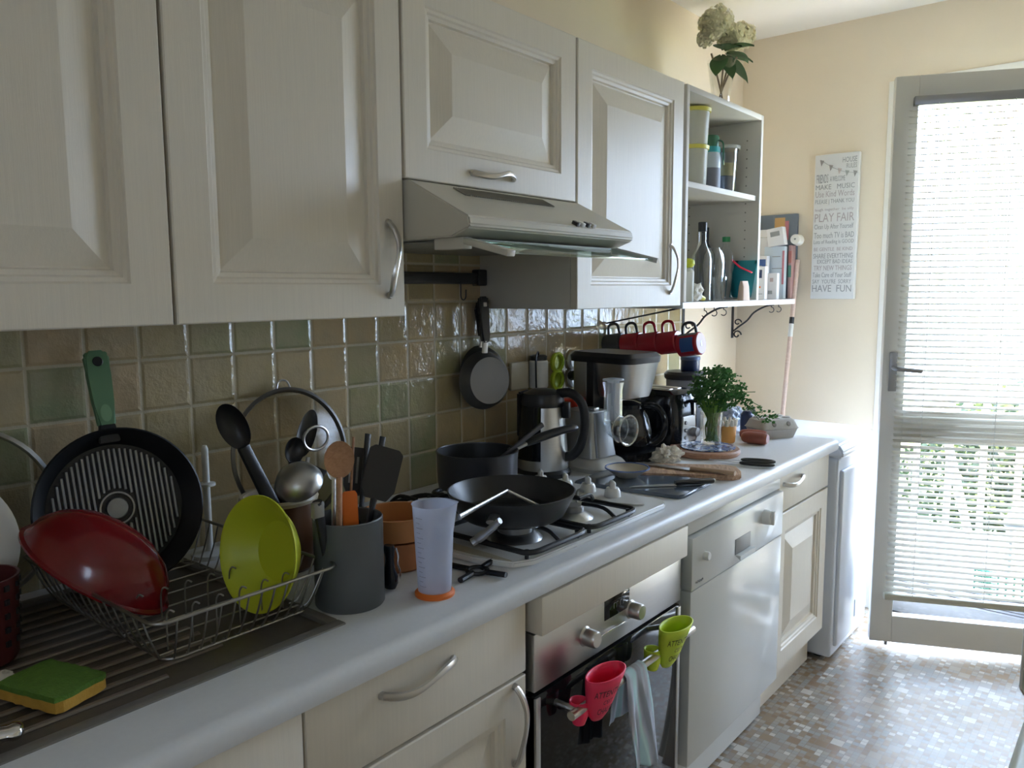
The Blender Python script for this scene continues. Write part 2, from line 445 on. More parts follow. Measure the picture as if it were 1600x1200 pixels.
# venetian blind hung on the door
bl = thing('venetian_blind', 'white venetian blind of fine slats hanging over the glazed door', 'blind', (.73, 3.047, 0), (0, 0, DA))
bm = B(); box(bm, .055, .95, -.04, -.012, 1.955, 1.985, .002); link('head_rail', bm, 'alu', bl)
bm = B(); z = 1.94; tilt = math.radians(17); nsl = 0
while z > .235:
    cz_, hw = z, .0125
    a = (.04-.0, -.027-hw*math.cos(tilt), cz_-hw*math.sin(tilt)); b_ = (-.027+hw*math.cos(tilt), cz_+hw*math.sin(tilt))
    sag = .0016
    rows = []
    for t in (0, .5, 1):
        y = a[1]+(b_[0]-a[1])*t; zz = a[2]+(b_[1]-a[2])*t+(sag*4*t*(1-t))
        rows.append((bm.verts.new((.042, y, zz)), bm.verts.new((.955, y, zz))))
    for r0, r1 in zip(rows, rows[1:]): bm.faces.new((r0[0], r0[1], r1[1], r1[0]))
    z -= .0212
slat_m = cloudy('blind_slat', (.88, .85, .77), 1.0, .4)
s_ = link('slats', bm, slat_m, bl); so = s_.modifiers.new('thick', 'SOLIDIFY'); so.thickness = .0004
bm = B(); box(bm, .036, .96, -.042, -.012, .205, .228, .006); link('bottom_rail', bm, mat('blind_rail', (.62, .60, .50), .5), bl)
bm = B()
for x in (.13, .36, .64, .87): tube(bm, [(x, -.041, .22), (x, -.041, 1.96)], .0009, 5); tube(bm, [(x, -.014, .22), (x, -.014, 1.96)], .0009, 5)
link('ladder_cord', bm, 'plast', bl)

# ---------------------------------------------------------------- outside the door
bm = B(); box(bm, -2.5, 5, WY+.2, 4.9, -.12, -.02); struct('ground', bm, mat('terrace_slabs', (.55, .53, .50), .7, noise=.1))
bm = B(); box(bm, -8, 10, 4.9, 16, -.5, -.3); struct('garden_ground', bm, mat('lawn', (.16, .20, .08), .9, noise=.3))
rl = thing('terrace_railing', 'white slatted railing along the terrace edge outside the door', 'railing', (1, 4.76, 0))
bm = B(); box(bm, -2.5, 5, 4.73, 4.79, .75, .82, .005); box(bm, -2.5, 5, 4.74, 4.78, -.0, .04, .004); wpart('rail', bm, 'plast', rl)
bm = B(); x = -2.4
while x < 4.9: box(bm, x, x+.028, 4.746, 4.774, .04, .75); x += .16
stuff(wpart('balusters', bm, 'plast', rl))
pl = thing('garden_pole', 'slanting pale pole standing outside behind the blind', 'pole', (.46, 4.4, -.02))
bm = B(); tube(bm, [(.86, 4.4, -.02), (.43, 4.4, 1.66)], .02, 10); wpart('pole', bm, 'alu', pl)
ch = thing('garden_chair', 'dark garden chair seen through the lower slats', 'chair', (1.20, 4.3, -.02))
bm = B(); box(bm, 1.0, 1.5, 4.1, 4.55, .26, .31, .02); wpart('seat', bm, 'alu', ch)
bm = B(); box(bm, 1.03, 1.5, 4.54, 4.58, .31, .62, .02); wpart('backrest', bm, 'alu', ch)
for x, y in ((1.03, 4.13), (1.47, 4.13), (1.03, 4.52), (1.47, 4.52)):
    bm = B(); tube(bm, [(x, y, -.02), (x, y, .27)], .018, 8); wpart('leg', bm, 'alu', ch)
bm = B()
for i in range(22): tube(bm, [(.93+i*.03, 3.93, .0), (.93+i*.03, 3.93, .12)], .005, 5)
for k in range(5): tube(bm, [(.93, 3.95, .01+k*.026), (1.56, 3.95, .01+k*.026)], .005, 5)
tag(link('mesh_crate', bm, mat('green_mesh', (.02, .22, .14), .5)), 'low green plastic mesh outside at the foot of the door', 'mesh crate').location = (0, 0, -.02)
t = thing('drain_grating', 'dark slatted grating on the terrace just outside the glazed door', 'grating', (1.2, 3.78, -.02))
bm = B()
for k in range(8): box(bm, .4, 1.95, 3.668+k*.034, 3.694+k*.034, -.02, -.002, .001)
wpart('grating', bm, 'black_iron', t)
def foliage(bm, c, r, n, s):
    for i in range(n):
        d = Vector((rnd.gauss(0, 1), rnd.gauss(0, 1), rnd.gauss(0, 1))); d.normalize()
        p = Vector(c)+Vector((d.x*r[0], d.y*r[1], d.z*r[2]))*(rnd.random()**.4)
        a = Vector((rnd.gauss(0, 1), rnd.gauss(0, 1), rnd.gauss(0, 1))).normalized(); b2 = a.orthogonal().normalized()
        k = s*(.6+rnd.random()*.8)
        v = [bm.verts.new(p+a*k), bm.verts.new(p+b2*k*.5), bm.verts.new(p-a*k), bm.verts.new(p-b2*k*.5)]
        bm.faces.new(v)
for i, (x, y, r, zc, lab) in enumerate(((-.85, 5.6, .95, .15, 'bushy green shrub beyond the railing, on the door handle side'), (1.30, 5.7, 1.1, .12, 'wide green shrub beyond the railing, behind the dark garden chair'))):
    t = thing('garden_shrub', lab, 'shrub', (x, y, -.3))
    bm = B(); foliage(bm, (x, y, zc), (r, .45, .72), 9000, .035); wpart('foliage', bm, 'outleaf', t, flat=True)
    bm = B()
    for k in range(4): tube(bm, [(x+.03*k, y, -.3), (x+(k-1.5)*.3, y, .3)], .02, 6)
    wpart('stem', bm, wood('bark', (.2, .15, .1), (.3, .24, .18)), t)
t = thing('garden_tree', 'tall loose tree against the bright sky outside the door', 'tree', (-.1, 10, -.3))
bm = B()
for k in range(26): foliage(bm, (-.25+rnd.uniform(-.55, .75), 10+rnd.uniform(-.5, .5), .9+k*.13), (.38, .38, .28), 60, .04)
wpart('foliage', bm, 'outpale', t, flat=True)
bm = B(); tube(bm, [(-.1, 10, -.3), (-.12, 10, 1.2), (.05, 10, 3.9)], [.08, .06, .02], 8)
for k in range(8): tube(bm, [(-.08, 10, .8+k*.35), (-.1+(-1)**k*.6, 10, 1.3+k*.38)], [.03, .008], 6)
wpart('trunk', bm, 'pinkw' if False else wood('bark', (.2, .15, .1), (.3, .24, .18)), t)

# ---------------------------------------------------------------- cabinet fronts
def raised_front(bm, y0, y1, z0, z1, x, w=.062, th=.02, panel=True, slope=.050):
    """raised-and-fielded door whose outer face lies at x, facing +x"""
    if not panel:
        box(bm, x-th, x, y0, y1, z0, z1, .0025); return bm
    ins = [(0, -th), (0, -.002), (.002, 0), (w, 0), (w+.003, -.0035), (w+.009, -.0045), (w+.012, -.0085), (w+.019, -.010), (w+.021, -.017), (w+.024, -.0175), (w+.024+slope, -.002), (w+.026+slope, -.0015)]
    rows = []
    for i, d in ins:
        rows.append([bm.verts.new((x+d, a, b)) for a, b in ((y0+i, z0+i), (y1-i, z0+i), (y1-i, z1-i), (y0+i, z1-i))])
    for a, b in zip(rows, rows[1:]):
        for k in range(4): bm.faces.new((a[k], a[(k+1) % 4], b[(k+1) % 4], b[k]))
    bm.faces.new(rows[-1]); bm.faces.new(rows[0][::-1]); return bm
def bow_handle(parent, c, L, vert=True, x=0, m='nickel', label=None):
    """arched pull; c = centre on the front, x = face"""
    pts, rs = [], []
    for i in range(17):
        t = i/16; s = (t-.5)*L
        off = .004+.024*math.sin(PI*min(1, max(0, t)))**.7
        wob = .006*math.sin((t-.5)*2*PI)
        pts.append((x+off, c[0]+(wob if vert else s), c[1]+(s if vert else wob)))
        rs.append(.003+.0025*abs(math.cos(PI*t))**1.5+.0016*math.sin(PI*t))
    bm = B(); tube(bm, pts, rs, 8, flat=(1.25, .8), up=(1, 0, 0))
    for p in (pts[0], pts[-1]): tube(bm, [(x, p[1], p[2]), (x+.007, p[1], p[2])], [.007, .0055], 10)
    return wpart('handle', bm, m, parent)
XU, ZU, ZT = .337, 1.287, 1.956
def wall_cabinet(y0, y1, z0, z1, lab, handle=None, hv=True, joint=.002):
    t = thing('wall_cabinet', lab, 'cabinet', (0, (y0+y1)/2, z0))
    bm = B(); box(bm, .002, XU-.022, y0+.002, y1-.002, z0, z1, .001); wpart('body', bm, 'carcass', t)
    bm = B(); raised_front(bm, y0+joint, y1-joint, z0, z1, XU); d = wpart('door', bm, 'cab', t, sharp=6)
    if handle:
        bm = B(); h = bow_handle(t, handle, .14, hv, XU); h.parent = d
    return t
wall_cabinet(.135, .6165, ZU, ZT, 'cream raised-panel wall cabinet cut off by the picture edge, with no handle in view')
wall_cabinet(.6185, 1.0955, ZU, ZT, 'cream wall cabinet beside the hood over the dish rack, vertical bow handle', (1.052, 1.398))
wall_cabinet(1.0985, 1.6845, 1.557, ZT, 'short cream wall cabinet above the extractor hood, horizontal bow handle', (1.364, 1.587), False)
wall_cabinet(1.6885, 2.255, ZU, ZT, 'narrow tall cream wall cabinet between hood and open shelves', (2.18, 1.398))

# extractor hood
hd = thing('extractor_hood', 'beige under-cabinet extractor hood with sloping front and glass visor', 'hood', (0, 1.39, 1.43))
y0, y1 = 1.1, 1.683
bm = B()
prof = [(.01, 1.437), (.46, 1.437), (.502, 1.452), (.506, 1.458), (.502, 1.474), (.345, 1.553), (.01, 1.553)]
prism(bm, prof, y1-y0, Matrix(((1, 0, 0, 0), (0, 0, -1, y1), (0, 1, 0, 0), (0, 0, 0, 1))), .003); wpart('hood_body', bm, 'hood', hd)
sl = Vector((.157, 0, -.079)).normalized(); nn = Vector((.079, 0, .157)).normalized()
bm = B()
for i in range(46):
    yy = 1.21+i*.0066
    p = Vector((.352, yy, 1.5505)); q = p+sl*.052; p = p+sl*.012
    tube(bm, [p+nn*.0006, q+nn*.0006], .0018, 5)
stuff(wpart('vent_slots', bm, 'grille', hd))
for i in range(4):
    bm = B(); p = Vector((.495, 1.455+i*.021, 1.4785)); box(bm, -.008, .008, -.006, .006, -.002, .007, .0015, mx=frame(p, nn, (1, 0, 0)))
    wpart('push_button', bm, 'plast' if i % 2 else 'black', hd)
bm = B(); prism(bm, [(.02, 1.14), (.47, 1.14), (.47, 1.64), (.02, 1.64)], .004, TR(0, 0, 1.431)); wpart('filter', bm, mat('filter_metal', (.30, .29, .25), .5, .6), hd)
bm = B(); box(bm, -.11, .0, 1.135-0, 1.655, -.0025, .0025, .001, mx=TR(.575, 0, 1.405) @ RY(math.radians(14))); wpart('visor', bm, 'visor', hd)
for yy, m_, w_ in ((1.125, 'hood', .012), (1.660, 'plast', .0028)):
    bm = B(); box(bm, -.10, .012, yy-w_, yy+w_, -.005, .007, .002, mx=TR(.572, 0, 1.405) @ RY(math.radians(14))); box(bm, .40, .478, yy-w_, yy+w_, 1.415, 1.437, .002); wpart('visor_arm', bm, m_, hd)

# ---------------------------------------------------------------- base units
XB, ZW = .634, .8184
sp_x0, sp_x1, sp_y1 = .045, .545, .76          # sink set into the worktop
hx0, hx1, hy0, hy1 = .12, .612, 1.095, 1.69
bm = B()
def top_piece(bm, y0, y1, x0=.006, x1=.66):
    z1 = ZW; z0 = ZW-.04
    if x1 > .65:
        pr = [(x0, z0), (.652, z0), (.658, z0+.004), (.6605, z0+.012), (.6605, z1-.016), (.658, z1-.008), (.652, z1-.003), (.642, z1), (x0, z1)]
    else: pr = [(x0, z0), (x1, z0), (x1, z1), (x0, z1)]
    prism(bm, pr, y1-y0, Matrix(((1, 0, 0, 0), (0, 0, -1, y1), (0, 1, 0, 0), (0, 0, 0, 1))))
top_piece(bm, -.9, sp_y1, sp_x1-.004, .6605); top_piece(bm, -.9, sp_y1, .006, sp_x0+.004); top_piece(bm, sp_y1-.0, 2.815)
tag(link('worktop', bm, 'top'), 'long pale grey laminate worktop with rounded front edge', 'worktop')
def base_cab(y0, y1, lab, fronts, bz=ZW-.042):
    t = thing('base_cabinet', lab, 'cabinet', (0, (y0+y1)/2, 0))
    bm = B(); box(bm, .01, XB-.022, y0+.001, y1-.001, .13, bz); wpart('body', bm, 'carcass', t)
    bm = B(); box(bm, .565, .584, y0, y1, .002, .128); wpart('plinth', bm, 'cab', t)
    for kind, a, b, z0, z1, h in fronts:
        bm = B(); raised_front(bm, a, b, z0, z1, XB, panel=(kind == 'door'), w=.06)
        d = wpart(kind, bm, 'cab', t, sharp=6 if kind == 'door' else 35)
        if h: bow_handle(t, h[:2], h[3] if len(h) > 3 else .15, h[2], XB).parent = d
    return t
base_cab(-.30, .611, 'cream sink base unit with plain top front under the dish rack', [('panel', -.298, .6095, .645, .774, None), ('door', -.298, .155, .135, .64, None), ('door', .158, .6095, .135, .64, None)], .60)
base_cab(.613, 1.103, 'cream base unit with drawer over door between sink unit and oven', [('drawer', .6145, 1.100, .637, .774, (.828, .733, False, .155)), ('door', .6145, 1.100, .135, .630, (1.065, .545, True, .15))])
base_cab(2.338, 2.803, 'small cream base unit with drawer over panelled door beside the washing machine', [('drawer', 2.342, 2.80, .655, .770, (2.449, .742, False, .15)), ('door', 2.342, 2.80, .135, .648, None)])

# oven
ov = thing('built_in_oven', 'built-in oven with steel control panel and dark glass door', 'oven', (0, 1.405, 0))
bm = B(); box(bm, .02, .612, 1.107, 1.703, .13, .774); wpart('body', bm, 'black', ov)
bm = B(); box(bm, .6, .655, 1.122, 1.703, .699, .775, .004); wpart('filler_panel', bm, 'cab', ov)
bm = B(); box(bm, .61, .636, 1.122, 1.706, .583, .697, .002); cp = wpart('control_panel', bm, 'steel', ov)
bm = B(); box(bm, .634, .6372, 1.363, 1.463, .644, .690, .001); wpart('display', bm, 'darkglass', ov)
bm = B()
for q in (1.398, 1.409, 1.424, 1.435): box(bm, .6370, .6378, q, q+.0012, .661, .673); box(bm, .6370, .6378, q, q+.007, .672, .673)
wpart('display_digits', bm, 'alu', ov)
for yy in (1.292, 1.47):
    bm = B(); lathe(bm, [(.0, .030), (.015, .030), (.0175, .026), (.018, .004), (.021, 0)], 28, (.636, yy, .636), RY(PI/2)); wpart('knob', bm, 'nickel', ov)
bm = B(); box(bm, .6365, .640, 1.325, 1.44, .617, .6195, .0008); wpart('badge_line', bm, 'chrome', ov)
bm = B(); box(bm, .612, .636, 1.125, 1.703, .15, .575, .003); wpart('oven_door', bm, 'darkglass', ov)
for yy in (1.125, 1.69):
    bm = B(); box(bm, .613, .6385, yy, yy+.014, .15, .570, .001); wpart('door_trim', bm, 'steel', ov)
bm = B(); tube(bm, [(.69, 1.165, .538), (.69, 1.665, .538)], .009, 14)
for yy in (1.19, 1.64): tube(bm, [(.634, yy, .538), (.69, yy, .538)], .007, 10)
wpart('door_handle', bm, 'nickel', ov)
bm = B(); box(bm, .565, .584, 1.107, 1.703, .002, .128); wpart('plinth', bm, 'cab', ov)

# dishwasher
dw = thing('dishwasher', 'glossy white dishwasher between oven and small cabinet', 'dishwasher', (0, 2.02, 0))
dy0, dy1 = 1.732, 2.332
bm = B(); box(bm, .03, .622, dy0, dy1, .10, .774, .002); wpart('body', bm, 'appl', dw)
bm = B(); box(bm, .60, .640, dy0, dy1, .738, .776, .003); wpart('top_strip', bm, 'appl', dw)
bm = B(); box(bm, .61, .652, dy0+.001, dy1-.001, .598, .733, .004); wpart('control_panel', bm, 'appl', dw)
bm = B(); box(bm, .61, .650, dy0+.001, dy1-.001, .135, .596, .004); wpart('dishwasher_door', bm, 'appl', dw)
bm = B(); lathe(bm, [(0, .022), (.018, .022), (.021, .017), (.022, 0)], 28, (.652, 2.185, .686), RY(PI/2)); box(bm, .668, .682, 2.180, 2.190, .666, .706, .002); wpart('programme_knob', bm, 'plast', dw)
bm = B(); lathe(bm, [(0, .014), (.009, .014), (.011, .01), (.011, 0)], 20, (.652, 1.80, .674), RY(PI/2)); wpart('power_button', bm, 'plast', dw)
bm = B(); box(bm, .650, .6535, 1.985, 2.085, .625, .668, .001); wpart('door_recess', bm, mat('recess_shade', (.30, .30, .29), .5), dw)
bm = B(); prism(bm, [(0, 0), (.016, -.012), (.016, .0)], .1, Matrix(((1, 0, 0, .652), (0, 0, 1, 1.985), (0, 1, 0, .625), (0, 0, 0, 1)))); wpart('grip', bm, 'appl', dw)
bm = B(); tube(bm, [(.6525, 1.752+.0035*k, .616+.003*math.sin(k*1.9)) for k in range(13)], .0012, 5); wpart('logo', bm, 'ink', dw)
bm = B(); box(bm, .585, .60, dy0, dy1, .005, .128); wpart('plinth', bm, 'appl', dw)

# washing machine
wm = thing('washing_machine', 'white top-loading washing machine at the end of the worktop', 'washing machine', (0, 3.0, 0))
bm = B(); box(bm, .03, .655, 2.835, 3.235, .012, .745, .012, 3); wpart('body', bm, 'washer', wm)
bm = B(); prism(bm, [(.04, .747), (.668, .747), (.672, .768), (.655, .795), (.60, .806), (.04, .806)], .40, Matrix(((1, 0, 0, 0), (0, 0, -1, 3.235), (0, 1, 0, 0), (0, 0, 0, 1))), .006); wpart('lid', bm, 'washer', wm)
bm = B(); box(bm, .65, .668, 2.86, 3.21, .05, .70, .009, 3); wpart('front_panel', bm, 'washer', wm)
bm = B(); box(bm, .664, .672, 3.06, 3.20, .10, .17, .003); wpart('filter_flap', bm, 'washer', wm)
for x in (.08, .60):
    for y in (2.88, 3.19):
        bm = B(); tube(bm, [(x, y, 0), (x, y, .014)], .02, 12); wpart('foot', bm, 'black', wm)

# open shelf unit and the long shelf board
su = thing('open_shelf_unit', 'pale open shelf unit with drilled side panels at the end of the wall cabinets', 'shelf unit', (0, 2.56, 1.297))
def sp(n, *a, m='carcass', bev=.001):
    bm = B(); box(bm, *a, bev); return wpart(n, bm, m, su)
sp('side_panel', .002, XU, 2.272, 2.290, 1.298, ZT); side = sp('side_panel', .002, XU, 2.846, 2.864, 1.298, ZT)
sp('top_panel', .002, XU, 2.290, 2.846, ZT-.018, ZT); sp('back_panel', .002, .008, 2.290, 2.846, 1.30, ZT-.018); sp('shelf_board', .008, .325, 2.290, 2.846, 1.655, 1.673)
bm = B()
for xx in (.06, .285):
    for k in range(17): tube(bm, [(xx, 2.8462, 1.36+k*.032), (xx, 2.8455, 1.36+k*.032)], .0028, 8); tube(bm, [(xx, 2.2898, 1.36+k*.032), (xx, 2.2905, 1.36+k*.032)], .0028, 8)
stuff(wpart('peg_holes', bm, 'grille', su))
lb = thing('wall_shelf', 'long white shelf board on black scroll brackets running into the corner', 'shelf', (0, 2.9, 1.28))
bm = B(); prism(bm, [(.002, 2.272), (.335, 2.272), (.335, 3.245), (.255, 3.435), (.002, 3.435)], .019, TR(0, 0, 1.277), .001); wpart('board', bm, 'white', lb)
for yy in (2.925, 3.40):
    bm = B()
    box(bm, 0, .004, yy-.009, yy+.009, 1.12, 1.277); box(bm, 0, .2, yy-.009, yy+.009, 1.272, 1.277)
    tube(bm, smooth_path([(.006, yy, 1.15), (.03, yy, 1.17), (.07, yy, 1.20), (.10, yy, 1.235), (.15, yy, 1.262), (.19, yy, 1.270)], 4), .004, 6)
    sp_ = [(.024+.02*math.cos(a)*(1-a/9), yy, 1.135+.02*math.sin(a)*(1-a/9)) for a in [i*.45 for i in range(15)]]
    tube(bm, sp_, .0035, 6)
    sp_ = [(.026+.018*math.cos(a)*(1-a/9), yy, 1.19+.016*math.sin(a)*(1-a/9)) for a in [i*.45 for i in range(14)]]
    tube(bm, sp_, .003, 6)
    wpart('scroll_bracket', bm, 'black_iron', lb)
for i, (xx, yy) in enumerate(((.24, 2.62), (.24, 2.70), (.24, 2.78), (.24, 3.24), (.24, 3.32))):
    t = thing('cup_hook', ['empty cup hook under the shelf by the wall cabinet', 'empty cup hook under the shelf, second from the wall cabinet', 'empty cup hook under the shelf below the side panel', 'empty cup hook under the shelf beside the corner bracket', 'empty cup hook nearest the corner under the shelf'][i], 'hook', (xx, yy, 1.277), group='cup hooks under the shelf board')
    bm = B(); tube(bm, [(0, 0, 0), (0, 0, -.014)]+[(0+.011*math.sin(a), 0, -.025+.011*math.cos(a)) for a in [k*.4 for k in range(11)]], .0017, 6); link('hook', bm, 'black_iron', t)
# ---------------------------------------------------------------- sink end of the worktop
Z = ZW
sk = thing('sink_drainer', 'dark brown resin sink drainer with ribs set into the worktop', 'sink', (0, 0, Z))
bm = B(); box(bm, sp_x0, sp_x1, .0, sp_y1, Z-.03, Z-.004, .004)
wpart('drainer', bm, 'sink', sk)
bm = B()
for a in ((sp_x0, sp_x0+.02, -.75, sp_y1), (sp_x1-.022, sp_x1, -.75, sp_y1), (sp_x0+.02, sp_x1-.022, sp_y1-.02, sp_y1), (sp_x0+.02, sp_x1-.022, -.02, .005)): box(bm, *a, Z-.012, Z+.003, .003)
wpart('rim', bm, 'sinkrim', sk)
bm = B()
for k in range(13):
    xx = .10+k*.032
    tube(bm, [(xx, .03, Z-.002), (xx, .50 if k > 11 else .60, Z-.003)], .0052, 8, flat=(1, .6))
stuff(wpart('ribs', bm, 'sinkrib', sk))
bm = B(); box(bm, .08, .50, -.72, -.03, Z-.19, Z-.18); 
for a in ((.075, .085, -.72, -.03), (.495, .505, -.72, -.03), (.08, .50, -.725, -.715), (.08, .50, -.035, -.025)): box(bm, *a, Z-.19, Z-.006)
wpart('basin', bm, 'sink', sk)

# dish rack
rk = thing('dish_rack', 'silver wire dish rack standing on the ribbed drainer', 'dish rack', (.30, .62, Z))
rz, bz = .905, .836
ra = dict(x0=.07, x1=.518, y0=.47, y1=.770); rb = dict(x0=.11, x1=.485, y0=.50, y1=.735)
def rpts(d, z, r=.02):
    o = []
    for cx_, cy_, a0 in ((d['x1']-r, d['y0']+r, -PI/2), (d['x1']-r, d['y1']-r, 0), (d['x0']+r, d['y1']-r, PI/2), (d['x0']+r, d['y0']+r, PI)):
        o += [(cx_+r*math.cos(a0+PI/2*i/4), cy_+r*math.sin(a0+PI/2*i/4), z) for i in range(5)]
    return o
bm = B(); tube(bm, rpts(ra, rz), .0028, 8, True); wpart('top_rim', bm, 'wire', rk)
bm = B(); tube(bm, rpts(rb, bz), .0022, 8, True)
for k in range(7): xx = .14+k*.053; tube(bm, [(xx, rb['y0'], bz), (xx, rb['y1'], bz)], .0015, 6)
wpart('base_frame', bm, 'wire', rk)
def wirev(x, y, xb_, yb_, lip=.0):
    return smooth_path([(x, y, rz), (x+(xb_-x)*.35, y+(yb_-y)*.35, rz-(rz-bz)*.45), (xb_+(x-xb_)*.15, yb_+(y-yb_)*.15, bz+.006), (xb_+(.3-xb_)*.05, yb_+(.62-yb_)*.05, bz-.001)], 4)
for k in range(12):
    t = (k+.5)/12
    for s_ in ('x1', 'x0'):
        bm = B(); ya = ra['y0']+.02+(ra['y1']-ra['y0']-.04)*t; yb_ = rb['y0']+(rb['y1']-rb['y0'])*t
        tube(bm, wirev(ra[s_], ya, rb[s_], yb_), .0015, 6); wpart('upright_wire', bm, 'wire', rk)
for k in range(14):
    t = (k+.5)/14
    for s_ in ('y0', 'y1'):
        bm = B(); xa = ra['x0']+.02+(ra['x1']-ra['x0']-.04)*t; xb_ = rb['x0']+(rb['x1']-rb['x0'])*t
        tube(bm, wirev(xa, ra[s_], xb_, rb[s_]), .0015, 6); wpart('upright_wire', bm, 'wire', rk)
for j, xx in enumerate((.36, .45)):
    for k in range(6):
        bm = B(); yy = .52+k*.038
        tube(bm, smooth_path([(xx, yy, bz), (xx, yy, bz+.045), (xx+.004, yy+.003, bz+.058), (xx+.008, yy+.008, bz+.055)], 3), .0014, 6); wpart('plate_prong', bm, 'wire', rk)

# grill pan leaning at the back of the rack
gm = frame((.125, .607, .966), (.97, -.12, .22), (0, 1, -.0))    # local z = pan axis towards room, x = along wall
gp = thing('grill_pan', 'black ribbed round grill pan with green handle leaning on the tiles', 'pan', (.125, .607, .966)); gp.matrix_world = gm
bm = B(); lathe(bm, [(0, -.006), (.111, -.006), (.128, .018), (.135, .026), (.138, .024), (.131, .012), (.116, -.012), (0, -.014)], 64)
link('pan_body', bm, 'iron', gp)
bm = B()
for k in range(-11, 12):
    x = k*.0088; L = math.sqrt(max(0, .104**2-x*x)); r0 = .034
    segs = [(-L, L)] if abs(x) > r0 else [(-L, -math.sqrt(r0*r0-x*x)), (math.sqrt(r0*r0-x*x), L)]
    for a, b_ in segs:
        if b_-a > .01: box(bm, x-.0022, x+.0022, a, b_, -.007, -.001, .0008, 1)
stuff(link('grill_ribs', bm, mat('worn_rib_metal', (.30, .31, .33), .3, .8), gp))
bm = B(); lathe(bm, [(0, -.0005), (.017, -.0025), (.019, -.006)], 32); lathe(bm, [(.026, -.006), (.026, -.003), (.029, -.003), (.029, -.006)], 32); link('centre_disc', bm, mat('worn_rib_metal', (.16, .17, .18), .3, .7), gp)
bm = B(); prism(bm, [(-.018, .128), (.018, .128), (.012, .165), (-.012, .165)], .009, TR(0, -.014, .008), .002); link('handle_neck', bm, 'iron', gp)
bm = B(); out = [(-.0125, .158), (.0125, .158), (.0145, .20), (.0165, .25), (.0185, .283), (.012, .292), (-.012, .292), (-.0185, .283), (-.0165, .25), (-.0145, .20)]
prism(bm, [(x*1.12, y) for x, y in out], .016, TR(0, -.017, .004), .004); h = link('handle', bm, 'green', gp)
bm = B(); lathe(bm, [(0, .0212), (.0075, .0212), (.0085, .0205)], 24, (0, .255, 0)); hh = link('hang_hole', bm, 'black', gp); hh.parent = h
bm = B(); lathe(bm, [(0, .0), (1, 0)], 28, (0, 0, 0), TR(0, .165, .0208) @ Matrix.Diagonal((.009, .015, 1, 1))); q = link('thumb_rest', bm, mat('pale_green_grip', (.20, .36, .20), .5), gp); q.parent = h

# glass lid and plate at the picture's edge
t = thing('pan_cover', 'glass lid with steel rim leaning on the tiles at the far end of the rack', 'lid', (.06, .385, .97))
t.matrix_world = frame((.062, .392, .985), (.98, 0, .18), (0, 1, 0))
bm = B(); lathe(bm, [(0, .022), (.05, .019), (.10, .010), (.138, 0)], 56); link('lid_glass', bm, 'lidglass', t)
bm = B(); lathe(bm, [(.137, -.004), (.145, -.003), (.146, .003), (.139, .005), (.137, -.004)], 56); link('rim', bm, 'steel', t)
bm = B(); lathe(bm, [(.0, .05), (.018, .05), (.02, .042), (.01, .034), (.010, .02)], 24); link('knob', bm, 'black', t)
t = thing('dinner_plate', 'white plate standing upright in front of the glass lid', 'plate', (.17, .36, .955)); t.matrix_world = frame((.14, .325, .962), (.985, -.05, .16), (0, 1, 0))
bm = B(); lathe(bm, [(0, 0), (.07, 0), (.078, .006), (.115, .016), (.116, .019), (.076, .010), (.068, .005), (0, .005)], 56); link('plate', bm, 'plast', t)
t = thing('cutlery_basket', 'maroon pierced cutlery holder standing at the left of the rack', 'cutlery holder', (.25, .352, Z+.004))
bm = B(); lathe(bm, [(0, 0), (.042, 0), (.046, .006), (.052, .12), (.0535, .122), (.050, .122), (.044, .008), (0, .004)], 40); link('basket', bm, 'redh', t)
bm = B()
for i in range(14):
    for k in range(5):
        a = 2*PI*i/14; r = .0525-.006*(1-(k*.02+.03)/.12)
        box(bm, -.0035, .0035, -.002, .002, -.004, .004, 0, mx=TR(r*math.cos(a), r*math.sin(a), .03+k*.02) @ RZ(a+PI/2))
stuff(link('slots', bm, 'black', t))

# oval red dish, upside down, long side across the rack
t = thing('red_oval_dish', 'glossy dark red oval dish turned over in the dish rack', 'dish', (.27, .53, .90))
t.matrix_world = frame((.272, .505, .922), (.42, .40, .90), (.70, .57, -.42))
def shell(prof, seg=56, sx=1., sy=1.): bm = B(); lathe(bm, prof, seg, sx=sx, sy=sy); return bm
link('dish_body', shell([(0, .072), (.035, .070), (.065, .062), (.090, .047), (.108, .026), (.117, 0), (.123, -.003), (.123, -.006), (.114, -.003), (.104, .024), (.086, .043), (.063, .058), (.035, .066), (0, .068)], sx=1.0, sy=.62), 'redp', t)
# lime bowl on edge
t = thing('lime_bowl', 'lime green bowl standing on its edge in the dish rack', 'bowl', (.43, .68, .92))
t.matrix_world = frame((.425, .690, .926), (.08, -.97, .16), (0, .2, 1))
link('bowl', shell([(0, -.042), (.035, -.042), (.05, -.038), (.072, -.018), (.088, .004), (.092, .006), (.092, .009), (.086, .007), (.068, -.015), (.048, -.033), (0, -.036)]), 'lime', t)
